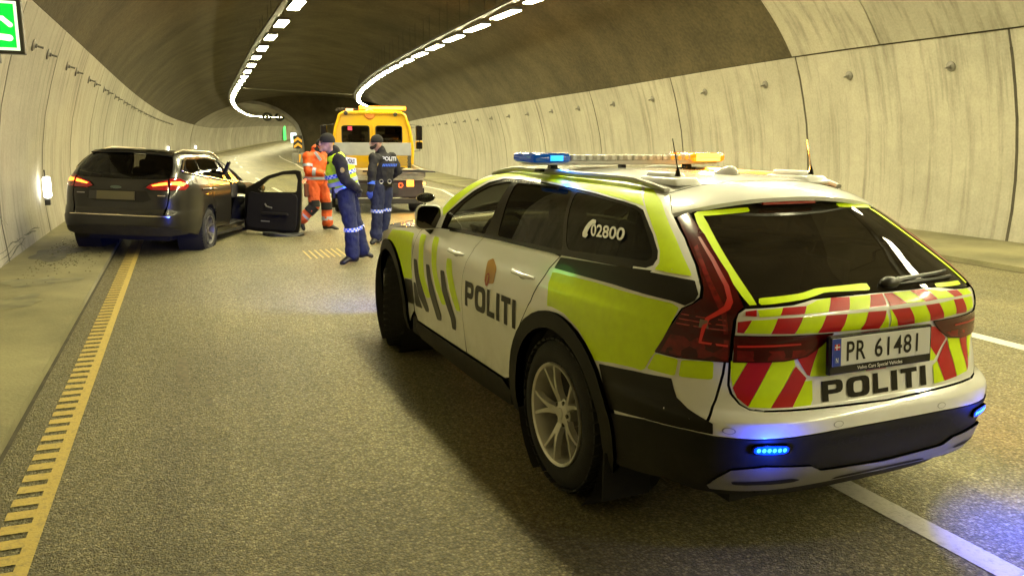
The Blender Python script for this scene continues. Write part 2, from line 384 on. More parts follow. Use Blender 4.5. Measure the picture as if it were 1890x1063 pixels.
# paint
def paint(name, col, wear=.5):
    m = mat(name, col, .6, bump=.25, bs=90); t = m.node_tree; L = t.links.new; b = t.nodes['Principled BSDF']
    g = nd(t, 'ShaderNodeNewGeometry'); n = nd(t, 'ShaderNodeTexNoise'); n.inputs['Scale'].default_value = 30; n.inputs['Detail'].default_value = 8; n.inputs['Roughness'].default_value = .75; L(g.outputs['Position'], n.inputs['Vector'])
    r = nd(t, 'ShaderNodeMapRange'); L(n.outputs['Fac'], r.inputs[0]); r.inputs[1].default_value = .50; r.inputs[2].default_value = .72; r.inputs[4].default_value = wear
    mx = nd(t, 'ShaderNodeMix', data_type='RGBA'); L(r.outputs[0], mx.inputs[0]); mx.inputs[6].default_value = (*col, 1); mx.inputs[7].default_value = (.12, .11, .08, 1); L(mx.outputs[2], b.inputs['Base Color'])
    return m
M_YEL = paint('yellow_paint', (.45, .335, .085), .75); M_WHT = paint('white_paint', (.55, .52, .44), .5)
ys_ = [(-.055-3.165, -3.165, -10, 40, XL)]
k = -4.0
while k < 22:
    ys_.append((-3.335, -3.219, k, k+.085, XL)); k += .145
strip('gutter_joint', [(-3.498, -3.474, -12, 60, XL)], M_GUT, .003); strip('gutter_joint', [(7.385, 7.418, -12, 60, XR)], M_GUT, .003)
strip('yellow_edge_line', ys_, M_YEL, .0045)
strip('white_centre_line', [(.335, .475, -12, -.2, XL), (.335, .475, 7.5, 9.5, XL)], M_WHT)
strip('white_lane_dash', [(.32+XL(y)*0, .44, y, y+3, XL) for y in (24, 33, 42, 51, 60, 69, 78, 87)], M_WHT)
strip('white_edge_line', [(3.72, 3.88, -12, 14, XR), (3.72, 3.86, 14, 60, lambda y: XR(y)+.0*y+max(0, (y-12))*.17*(1 if y < 26 else 0)+(2.4 if y >= 26 else 0))], M_WHT)
strip('gore_line', [(3.7, 3.85, 34, 60, lambda y: XL(y)+(y-34)**2*.0012), (3.7, 3.85, 60, 90, lambda y: XL(y)+.82)], M_WHT)
# ceiling shells
def ceil_pt(t, y, crown=6.55):
    l, r = -4.155+XL(y), 9.305+XR(y); zl, zr = ZL(y)+3.352, ZR(y)+3.352
    cx, a = (l+r)/2, (r-l)/2; th = math.pi*(1-t)
    A = math.radians(24.8); th = A+(math.pi-2*A)*(1-t)
    x = cx+a*math.cos(th)/math.cos(A); h = (math.sin(th)-math.sin(A))/(1-math.sin(A))
    zb = zl*(1-t)+zr*t; top = (ZL(y)+ZR(y))/2+crown
    return (x, y, zb+(top-zb)*h)
def shell(name, y0, y1, m, t0=0., t1=1., n=40, step=1.5, rough_=0.):
    V = []; F = []; N = max(1, int((y1-y0)/step)); rs = random.Random(3)
    for j in range(N+1):
        y = y0+(y1-y0)*j/N
        for i in range(n+1):
            p = Vector(ceil_pt(t0+(t1-t0)*i/n, y)); 
            if rough_ and 0 < i < n: p.z += rs.uniform(-rough_, rough_)
            V.append(p)
    for j in range(N):
        for i in range(n): a = j*(n+1)+i; F.append((a, a+n+1, a+n+2, a+1))
    return obj(name, V, F, m, None, True, 'structure')
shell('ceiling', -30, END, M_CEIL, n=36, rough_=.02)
# wall panels
def panel_verts(side, y0, y1, base, fx, fz, prof=PROF, g=.02, th=.06, n=3, lift=.0):
    """front face grid and folded rims of one curved concrete panel"""
    V = []; F = []; ny = n; npf = len(prof)
    for layer in (0, 1):
        for j in range(ny+1):
            y = y0+g+(y1-y0-2*g)*j/ny
            for i, (dx, z) in enumerate(prof):
                zz = z-(g if i == npf-1 else 0)+(0 if i else -.05)
                x = base+side*(-dx)+side*(layer*th)+fx(y); V.append((x, y, fz(y)+zz))
    q = (ny+1)*npf
    for j in range(ny):
        for i in range(npf-1): a = j*npf+i; F.append((a, a+1, a+npf+1, a+npf))
    for i in range(npf-1):
        F.append((i, i+q, i+1+q, i+1)); a = ny*npf+i; F.append((a, a+1, a+1+q, a+q))
    for j in range(ny): a = j*npf+npf-1; F.append((a, a+q, a+npf+q, a+npf))
    return V, F
stud_me = None
def stud(parent, p, side):
    global stud_me
    if stud_me is None:
        s = MB(); s.lathe([(0, -.004), (.085, 0), (.085, .012), (.03, .03), (.03, .05), (.016, .055), (.016, .13), (0, .132)], ax='x', n=14); o = s.build('anchor_bolt', M_STEEL, smooth=True)
        stud_me = o.data; bpy.data.objects.remove(o)
    o = link('anchor_bolt', stud_me, parent=parent); o.location = p; o.rotation_euler = (0, math.radians(16) if side < 0 else math.pi-math.radians(16), 0)
    return o
M_SEAL = mat('joint_mastic', (.055, .047, .030), .85, var=.3, vs=6)
def wall(label, side, base, fx, fz, y0, y1, pitch, phase, studs):
    w = empty('tunnel_wall', (base+fx(y0), y0, 0), 0, label, 'wall'); w['kind'] = 'structure'
    inv = Matrix.Translation((-base-fx(y0), -y0, 0))
    k = math.floor((y0-phase)/pitch); first = True
    V = []; F = []; rows = [y0+(y1-y0)*j/60 for j in range(61)]
    for y in rows:
        for dx, z in PROF: V.append((base+side*(-dx)+side*.05+fx(y)-base-fx(y0), y-y0, fz(y)+z))
    npf = len(PROF)
    for j in range(60):
        for i in range(npf-1): a = j*npf+i; F.append((a, a+1, a+npf+1, a+npf))
    obj('joint_backing', V, F, M_JOINT, w)
    while phase+k*pitch < y1:
        a, b = max(y0, phase+k*pitch), min(y1, phase+(k+1)*pitch); k += 1
        if b-a < .3: continue
        V, F = panel_verts(side, a, b, base, fx, fz)
        V = [inv@Vector(v) for v in V]
        o = obj('wall_panel', V, F, M_PAN, w, True); o.data.set_sharp_from_angle(angle=.7)
        mesh_fix(o)
        if a > y0+.1 and a < 180:     # mastic in the joint
            V2 = []; F2 = []; ya = a
            for dx, z in PROF:
                for q in (-.026, .026): V2.append(inv@Vector((base+side*(-dx)-side*.003+fx(ya+q), ya+q, fz(ya)+z+.0)))
            for i in range(len(PROF)-1): F2.append((2*i, 2*i+1, 2*i+3, 2*i+2))
            obj('joint_seal', V2, F2, M_SEAL, w)
        if studs[0] < a < studs[1]:
            for q in studs[2]:
                y = a+q
                if y < b-.2:
                    x = base+side*(-.33)+fx(y); stud(w, inv@Vector((x, y, fz(y)+2.88)), -1 if side < 0 else 1)
    return w
def mesh_fix(o):
    b = bmesh.new(); b.from_mesh(o.data); bmesh.ops.recalc_face_normals(b, faces=b.faces); b.to_mesh(o.data); b.free()
WALL_L = wall('pale concrete panel wall on the left behind the black estate car', -1, -4.65, XL, ZL, -22, 229, 3.62, 8.6, (0, 70, (1.25, 2.6)))
wall('pale concrete panel wall curving away behind the police car and truck', 1, 9.8, XR, ZR, -14, 108, 4.7, 5.7, (0, 60, (1.1, 3.35)))
# rubber and soot scraped along the foot of the left wall
def scrape(P_, w_, m_, up=0):
    V = []; F = []; o_ = Vector((-4.65+XL(-22), -22, 0)); pr = table([(z, dx) for dx, z in PROF]); r_ = random.Random(int(P_[0][0]*100+P_[0][1]*10))
    pts = []
    for (ya, za), (yb, zb) in zip(P_[:-1], P_[1:]):
        for i in range(6): t = i/6; pts.append((ya+(yb-ya)*t, za+(zb-za)*t+.012*math.sin(t*6.28+ya)))
    pts.append(P_[-1])
    for i, (y, z) in enumerate(pts):
        h = w_*(.35+.65*r_.random())*min(1, .25+2.2*min(i, len(pts)-1-i)/len(pts))
        for q in (-h, h): zz = z+q; V.append(Vector((-4.65+pr(zz)+XL(y)+.004, y, ZL(y)+zz))-o_)
    for i in range(len(pts)-1): F.append((2*i, 2*i+1, 2*i+3, 2*i+2))
    obj('scrape_mark', V, F, m_, WALL_L)
M_SCR = mat('soot_mark', (.09, .085, .05), .7, var=.6, vs=14); M_SCR2 = mat('soot_mark_dark', (.045, .045, .028), .6, var=.5, vs=18)
for P_, w_, m_ in (([(8.1, .33), (8.6, .36), (9.12, .385), (9.6, .36)], .035, M_SCR2), ([(9.7, .39), (10.2, .37), (10.85, .33)], .028, M_SCR2), ([(8.0, .20), (9.05, .25), (9.8, .22)], .012, M_SCR), ([(8.1, .05), (9.45, .17), (9.95, .2)], .014, M_SCR),
   ([(10.1, .30), (11.3, .21)], .012, M_SCR), ([(8.0, .13), (9.3, .19)], .01, M_SCR), ([(8.7, .62), (9.1, .42), (9.36, .26), (9.8, .05)], .012, M_SCR), ([(10.8, .47), (11.2, .15)], .016, M_SCR), ([(8.3, .80), (8.75, .50)], .014, M_SCR), ([(9.9, .26), (10.9, .2)], .02, M_SCR), ([(8.4, .29), (9.0, .31), (9.7, .29)], .008, M_SCR), ([(9.3, .47), (10.3, .43), (11.0, .38)], .008, M_SCR)):
    scrape(P_, w_, m_)
# upper slabs above the near panels, reaching up into the vault
def upper(side, joints, t0, t1, label, gap=.0016):
    w = empty('upper_wall', (0, joints[0], 3.4), 0, label, 'wall'); w['kind'] = 'structure'; inv = Matrix.Translation((0, -joints[0], -3.4))
    for a, b in zip(joints[:-1], joints[1:]):
        V = []; F = []; n = 14
        for layer in (0, 1):
            for j in range(3):
                y = a+.014+(b-a-.028)*j/2
                for i in range(n+1):
                    t = t0+gap+(t1-t0-gap)*i/n; p = Vector(ceil_pt(t, y)); c = Vector((2.5, y, 1.0)); d = (c-p).normalized()
                    V.append(inv@(p+d*(.05-.045*layer)))
        q = 3*(n+1)
        for j in range(2):
            for i in range(n): k_ = j*(n+1)+i; F.append((k_, k_+1, k_+n+2, k_+n+1))
        for i in range(n): F.append((i, i+q, i+1+q, i+1)); k_ = 2*(n+1)+i; F.append((k_, k_+1, k_+1+q, k_+q))
        for j in range(2): k_ = j*(n+1); F.append((k_, k_+n+1, k_+n+1+q, k_+q))
        o = obj('wall_slab', V, F, M_PAN, w, True); o.data.set_sharp_from_angle(angle=.7); mesh_fix(o)
upper(1, [-14, -6, -1.1, 3.6, 8.15, 10.45], 1, .66, 'upper concrete slabs above the nearest right hand wall panels', -.0016)
upper(-1, [-14, -6.5, -2.3, 1.4, 5., 8.6], 0, .34, 'upper concrete slabs above the exit sign')
# end wall with the mouth of the left tube
def arch(y, n=28):
    """inner outline of the left tube, from left foot to right foot"""
    o = XL(y); z = ZL(y); pts = [(-4.65+dx+o, z+h) for dx, h in PROF]
    l, r = pts[-1][0], 6.95+o-.5+.5; r = 6.45+o
    for i in range(1, n):
        a = math.pi*(1-i/n); A = .42; a = A+(math.pi-2*A)*(1-i/n)
        pts.append(((l+r)/2+(r-l)/2*math.cos(a)/math.cos(A), z+3.36+2.35*(math.sin(a)-math.sin(A))/(1-math.sin(A))))
    pts += [(6.95+o-dx, z+h) for dx, h in reversed(PROF)]
    return pts
A = arch(END); n = len(A); V = []; F = []
for x, z in A: V.append((x, END, z))
for i, (x, z) in enumerate(A): V.append((x+(x-2.6)*(2. if x > 2 else .5), END, z+8*math.sin(math.pi*i/(n-1))-(0 if 0 < i < n-1 else 1)))
for i in range(n-1): F.append((i, i+1, n+i+1, n+i))
V += [(30, END, -2), (30, END, 12)]; F.append((n-1, 2*n, 2*n+1, 2*n-1)); F.append((2*n-1, 2*n+1, n+n//2))
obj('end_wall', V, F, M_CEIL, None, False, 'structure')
V = []; F = []
for i, (x, z) in enumerate(A): V.append((x, END-.25, z))
cx_ = sum(p[0] for p in A)/n
for i, (x, z) in enumerate(A): d = Vector((x-cx_, z-1.5)).normalized(); V.append((x+d.x*.35, END-.25, z+d.y*.35))
for i, (x, z) in enumerate(A): V.append((x, END+.2, z))
for i in range(n-1): F.append((i, i+1, n+i+1, n+i)); F.append((i, 2*n+i, 2*n+i+1, i+1))
tag(obj('tube_portal', V, F, M_CEIL2, None), 'pale concrete collar round the mouth of the far left tube', 'tunnel portal')['kind'] = 'structure'
V = []; F = []; yy = [END+3*i for i in range(46)]
for y in yy:
    for x, z in arch(y)[7:]: V.append((x, y, z))
m_ = len(arch(END)[7:])
for j in range(len(yy)-1):
    for i in range(m_-1): a = j*m_+i; F.append((a, a+1, a+m_+1, a+m_))
obj('tube_ceiling', V, F, M_CEIL2, None, True, 'structure')
# close both ends
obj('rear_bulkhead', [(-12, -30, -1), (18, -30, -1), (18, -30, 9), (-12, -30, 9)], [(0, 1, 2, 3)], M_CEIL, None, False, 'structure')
# ---------------------------------------------------------------- lamps
WARM = (1., .915, .525)
M_LED = mat('lamp_diffuser', (.8, .8, .75), .4, emit=WARM, es=LAMP_STRENGTH)
M_DARK = mat('dark_metal', (.045, .042, .036), .5, .4)
def lampset(L, W, hang):
    e = empty('ceiling_light', (0, 0, 0)); s = MB(); s.box((0, 0, .055), (W+.04, L+.04, .08)); s.build('housing', M_DARK, e, bevel=.01)
    s = MB(); s.box((0, 0, .006), (W, L, .02)); s.build('diffuser', M_LED, e)
    for y in (-.42*L, .42*L): s = MB(); s.tube([(0, y, .09), (0, y, hang)], .008, 5); s.build('hanger', M_DARK, e)
    return e
def dup(root, loc, rz=0, **kw):
    r = root.copy(); COL.objects.link(r); r.location = loc; r.rotation_euler = (0, 0, rz)
    for k_, v in kw.items(): r[k_] = v
    for ch in root.children:
        c = ch.copy(); COL.objects.link(c); c.parent = r
        for g_ in ch.children:
            d = g_.copy(); COL.objects.link(d); d.parent = c
    return r
ORD = 'first second third fourth fifth sixth seventh eighth ninth tenth eleventh twelfth thirteenth fourteenth'.split()
def lamprow(X0, fx, fz, H, y0, y1, pitch, phase, L, W, hang, label, grp):
    proto = None; y = phase; seen = 0
    side_ = 'left' if X0 < 2 else 'right'; first_y = 18 if side_ == 'left' else 13.5
    while y-pitch > y0: y -= pitch
    while y < y1:
        x = X0+fx(y); ang = -math.atan((fx(y+.5)-fx(y-.5)))
        loc = (x, y, fz(y)+H)
        if proto is None:
            proto = lampset(L, W, hang); proto.location = loc; proto.rotation_euler = (0, 0, ang); tag(proto, label, 'ceiling light', grp)
        else: dup(proto, loc, ang)
        if y > first_y and seen < 14:
            L_ = (proto if y-pitch < y0-pitch else COL.objects[-1]); seen += 1
            for q in reversed(COL.objects):
                if q.name.startswith('ceiling_light') and (q.location-Vector(loc)).length < .01: L_ = q; break
            L_['label'] = ORD[seen-1]+' white strip lamp from the photo top edge in the %s ceiling row' % side_
        y += pitch
lamprow(.46, XL, ZL, 5.02, 1, 226, 3.5, 19.1, 1.5, .29, 1.2, 'white strip lamp in the hanging row that runs into the far left tube', 'left row of ceiling lamps')
lamprow(5.42, XR, ZR, 4.95, -18, 88, 2.36, 14.6, 1.68, .23, 1.2, 'white strip lamp in the hanging row that bends right behind the truck', 'right row of ceiling lamps')
for X0, fx, fz, H, y1, lab in ((.46-.26, XL, ZL, 5.1, 150, 'cable tray beside the left row of ceiling lamps'), (5.42-.24, XR, ZR, 5.06, 88, 'cable tray beside the right row of ceiling lamps')):
    s = MB(); P_ = []; y = -20
    while y <= y1: P_.append(Vector((X0+fx(y), y, fz(y)+H))); y += 2.5
    V = []; F = []
    for p in P_:
        for dx, dz in ((-.09, 0), (.09, 0), (.09, .06), (-.09, .06)): V.append((p.x+dx, p.y, p.z+dz))
    for j in range(len(P_)-1):
        for q in range(4): F.append((4*j+q, 4*j+(q+1) % 4, 4*j+4+(q+1) % 4, 4*j+4+q))
    tag(obj('cable_tray', V, F, M_DARK), lab, 'cable tray')
s = MB(); s.tube([(1.28, 50, 4.5), (7.9, 50, 4.3)], .04, 6); tag(s.build('cross_pipe', mat('dull_pipe', (.12, .11, .08), .6)), 'thin pipe crossing between the two rows of lamps in the dark vault', 'pipe')
# jet fans, far tube
for x, z in ((7.3, 3.9), (8.75, 3.9)):
    e = empty('jet_fan', (x, 100, z), -.15, 'dark round jet fan under the far tube ceiling, '+('the inner one' if x < 8 else 'nearer the portal edge'), 'fan')
    s = MB(); s.lathe([(.3, .1), (.42, 0), (.5, 0), (.52, .1), (.52, 2.4), (.48, 2.5), (.4, 2.4)], ax='y', n=20); s.build('casing', M_DARK, e, True)
    s = MB(); s.lathe([(0, -.05), (.13, 0), (.13, .5)], ax='y', n=12)
    s.build('hub', M_DARK, e, True)
# ---------------------------------------------------------------- signs and fittings on the walls
M_GREEN = mat('sign_green', (.0, .5, .06), .4, emit=(.0, .60, .04), es=.85)
M_SWHITE = mat('sign_white', (.8, .85, .75), .4, emit=(.85, 1., .72), es=.85)
# exit sign: box bracketed off the left wall, its lit face towards the camera
e = empty('exit_sign', (-4.28, 6.0, 2.45), math.radians(2), 'green lit running man exit sign high on the left wall', 'exit sign')
s = MB(); s.box((0, .07, .25), (.82, .14, .52)); s.build('housing', M_DARK, e, bevel=.01)
s = MB(); s.box((0, -.002, .25), (.74, .008, .46)); s.build('border', M_SWHITE, e)
s = MB(); s.box((0, -.008, .25), (.69, .008, .41)); s.build('face', M_GREEN, e)
s = MB(); s.box((-.12, .06, -.05), (.62, .1, .1)); s.build('battery_box', M_DARK, e, bevel=.008)
def runner(fn, name, m, parent):
    s = MB()
    def bar(pts, r):
        P_ = [Vector(p) for p in pts]; L_ = []; R_ = []
        for i, p in enumerate(P_):
            d = (P_[min(i+1, len(P_)-1)]-P_[max(i-1, 0)]).normalized(); q = Vector((-d.y, d.x))*r; L_.append(p+q); R_.append(p-q)
        for i in range(len(P_)-1):
            s.add([fn(*L_[i]), fn(*L_[i+1]), fn(*R_[i+1]), fn(*R_[i])], [(0, 1, 2, 3)])
        for p in P_:
            s.add([fn(p.x+r*math.cos(k*.5236), p.y+r*math.sin(k*.5236)) for k in range(12)], [tuple(range(12))])
    bar([(.3, .84)], .09); bar([(.18, .62), (.02, .38)], .13); bar([(.28, .66), (.55, .64), (.72, .48)], .065)
    bar([(.1, .66), (-.1, .62), (-.18, .45)], .055); bar([(.06, .36), (.34, .26), (.42, .12), (.62, .1)][1:], .001)
    bar([(.1, .36), (.32, .18), (.68, .14)], .085); bar([(0, .34), (-.04, .14), (-.3, .02)], .085)
    o = s.build(name, m, parent, fix=False); return o
runner(lambda a, b: (.15+(a-.3)*.37, -.0135, .085+b*.36), 'running_man', M_SWHITE, e)
tl = bpy.data.lights.new('exit_glow', 'AREA'); tl.energy = 2.5; tl.color = (.25, 1., .12); tl.shape = 'RECTANGLE'; tl.size = .7; tl.size_y = .42
# the sign's own light, sitting in its face
lo = bpy.data.objects.new('sign_lamp', tl); COL.objects.link(lo); lo.parent = e; lo.location = (0, -.03, .25); lo.rotation_euler = (math.radians(-90), 0, 0)
# a second exit sign further back on the same wall (the photographer stands past it)
# emergency lamp on the left wall
e = empty('wall_lamp', (-4.63, 11.75, .82), 0, 'small lit emergency lamp low on the left wall beside the black car', 'wall lamp')
s = MB(); s.box((.05, 0, 0), (.1, .2, .34)); s.build('lamp_body', mat('lamp_white', (.8, .8, .78), .3, emit=(1, .97, .85), es=9), e, bevel=.03)
s = MB(); s.box((.04, .01, -.24), (.08, .1, .1)); s.tube([(.03, 0, .16), (.03, 0, .28)], .012, 6); s.build('bracket', M_DARK, e, bevel=.01)
# chevron marker on the gore and the low striped barrier below it
M_AMB = mat('chevron_amber', (.75, .36, .03), .4, emit=(1, .45, .03), es=.25); M_BLK = mat('matt_black', (.015, .015, .015), .6)
e = empty('chevron_marker', (5.66, 60, -.42), -.05, 'black and amber chevron board on a post where the tunnel splits', 'road sign')
s = MB(); s.box((0, 0, 1.62), (.66, .04, .98)); s.build('board', M_BLK, e, bevel=.02)
for k_ in range(2):
    z = 1.28+.42*k_; s = MB()
    for sg in (-1, 1): s.add([(0, -.024, z+.3), (sg*.29, -.024, z+.08), (sg*.29, -.024, z-.12), (0, -.024, z+.1)], [(0, 1, 2, 3) if sg < 0 else (3, 2, 1, 0)])
    s.build('chevron', M_AMB, e, fix=False)
s = MB(); s.tube([(0, .03, -.1), (0, .03, 1.2)], .04, 8); s.build('post', M_STEEL, e)
e = empty('crash_cushion', (6.5, 61, -.42), -.05, 'grey crash cushion with striped nose below the chevron board', 'barrier')
s = MB(); s.box((0, 1.0, .38), (2.1, 2.2, .76)); s.build('body', mat('barrier_grey', (.25, .24, .2), .7), e, bevel=.06)
s = MB()
for k_ in range(5): x = -.8+.4*k_; s.add([(x, -.11, .1), (x+.18, -.11, .1), (x+.3, -.11, .68), (x+.12, -.11, .68)], [(0, 1, 2, 3)])
s.build('stripe', M_AMB, e, fix=False)
e = empty('info_sign', (9.15, 90.5, .72), 0, 'small white lit sign on the right side of the far tube mouth', 'sign')
s = MB(); s.box((0, 0, .72), (.62, .12, 1.1)); s.build('panel', mat('cool_white', (.7, .8, .85), .4, emit=(.75, .95, 1), es=1.4), e, bevel=.02)
s = MB(); s.add([(-.15, -.065, .6), (.18, -.065, .75), (.18, -.065, .9), (-.15, -.065, .72)], [(0, 1, 2, 3)]); s.build('arrow', M_GREEN, e, fix=False)
y_ = 198.; x_ = -4.55+XL(y_)
e = empty('emergency_door', (x_, y_, ZL(y_)), math.atan(.0)-.2, 'green lit emergency exit door frame on the far curved wall', 'door')
s = MB(); s.prism([(-.0, 0), (.0+.02, 0)], lambda a, b: (0, 0, 0), lambda a, b: (0, 0, 0)) if 0 else None
pts = [(0, 0), (0, 2.3), (.35, 3.0), (.9, 3.25), (1.45, 3.0), (1.8, 2.3), (1.8, 0)]
ms = MB(); ms.tube([(0.25, -p[0]*1.6, p[1]) for p in pts], .16, 6); ms.build('frame', mat('door_green', (.0, .4, .05), .4, emit=(.1, 1., .15), es=1.6), e)
ms = MB(); ms.box((.1, -1.45, 1.3), (.06, 2.2, 2.6)); ms.build('door_leaf', mat('leaf_grey', (.2, .25, .18), .5), e)
# white emergency lamps on the curved wall further down
for i_, (y, z) in enumerate(((66, .95), (96, .95))):
    x = -4.6+XL(y); e = empty('wall_lamp', (x, y, ZL(y)+z), 0, 'tiny bright emergency lamp on the curving far wall, '+('first beyond the black car' if i_ == 0 else 'the one inside the far tube'), 'wall lamp')
    s = MB(); s.box((.06, 0, 0), (.12, .3, .34)); s.build('lamp_body', MATS['lamp_white'], e, bevel=.03)
    s = MB(); s.box((.04, 0, -.24), (.08, .1, .1)); s.build('bracket', M_DARK, e)
# rubble and wet dirt scraped up on the left pavement
V = []; F = []; rr = random.Random(5)
for i in range(520):
    y = rr.gauss(9.2, 1.0); x = min(-3.62, max(-4.62, -4.35+abs(rr.gauss(0, .35)))); r = rr.uniform(.004, .014)*(1.6 if rr.random() < .08 else 1)
    z = gz(x, y)+KH; k_ = len(V); a = rr.uniform(0, 3)
    for j in range(4): t_ = a+j*1.57+rr.uniform(-.4, .4); V.append((x+r*math.cos(t_), y+r*math.sin(t_), z+rr.uniform(0, .3)*r))
    V.append((x, y, z+r*rr.uniform(.5, 1.1))); V.append((x, y, z-.004))
    for j in range(4): F.append((k_+j, k_+(j+1) % 4, k_+4)); F.append((k_+(j+1) % 4, k_+j, k_+5))
tag(obj('gravel', V, F, mat('gravel_wet', (.10, .095, .05), .22, var=.4, vs=40)), 'wet gravel and grit scraped up at the foot of the left wall', 'gravel', kind='stuff')
def blob(name, cx, cy, rx, ry, m, dz, label=None, cat=None, n=40, seed=1, rot=0, kind='structure'):
    r_ = random.Random(seed); ph = [r_.uniform(0, 6.28) for _ in range(5)]; V = [(cx, cy, gz(cx, cy)+dz)]
    for i in range(n):
        a = 2*math.pi*i/n; k_ = 1+sum(.13*math.sin((j+2)*a+ph[j]) for j in range(5))
        x, y = rx*k_*math.cos(a), ry*k_*math.sin(a); x, y = x*math.cos(rot)-y*math.sin(rot), x*math.sin(rot)+y*math.cos(rot); V.append((cx+x, cy+y, gz(cx+x, cy+y)+dz))
    return tag(obj(name, V, [(0, 1+i, 1+(i+1) % n) for i in range(n)], m), label, cat, kind=kind)
M_WET = mat('wet_patch', (.07, .065, .035), .7, var=.6, vs=9, spec=.5); M_WET2 = mat('damp_patch', (.16, .15, .08), .6, var=.5, vs=5)
blob('puddle', -4.2, 9.2, .28, .7, M_WET, KH+.005, seed=2)
blob('damp_patch', -4.1, 6.8, .32, .3, M_WET2, KH+.004, seed=4); blob('damp_patch', -4.15, 5.6, .30, .3, M_WET2, KH+.004, seed=6)
# tyre and rubber scuff on the carriageway
M_SCUFF = mat('scuff', (.10, .083, .042), .6, var=.6, vs=30)
blob('rubber_scuff', -2.60, 2.72, .035, .48, M_SCUFF, .003, seed=8, rot=.06)
blob('rubber_scuff', -2.45, 1.9, .02, .12, M_SCUFF, .003, seed=9)
# streaks of light behind the vested officer, imitated by flat yellow-painted bars
strip('painted_light_streaks', [(-.95+.085*i-.0, -.925+.085*i, 7.9+.02*i, 8.75+.02*i, XL) for i in range(7)], M_YEL, .004)
# black plastic undertray lying beyond the open door
e = MB(); e.prism(rnd([(-1.35, 11.0), (-1.2, 10.65), (-.75, 10.6), (-.62, 10.75), (-.8, 11.0)], .3), lambda a, b: (a, b, gz(a, b)+.004), lambda a, b: (a, b, gz(a, b)+.035+.03*math.sin(a*9)))
tag(e.build('broken_undertray', mat('scuffed_plastic', (.02, .02, .02), .5), bevel=.005), 'black piece of broken plastic on the road under the open car door', 'car debris')
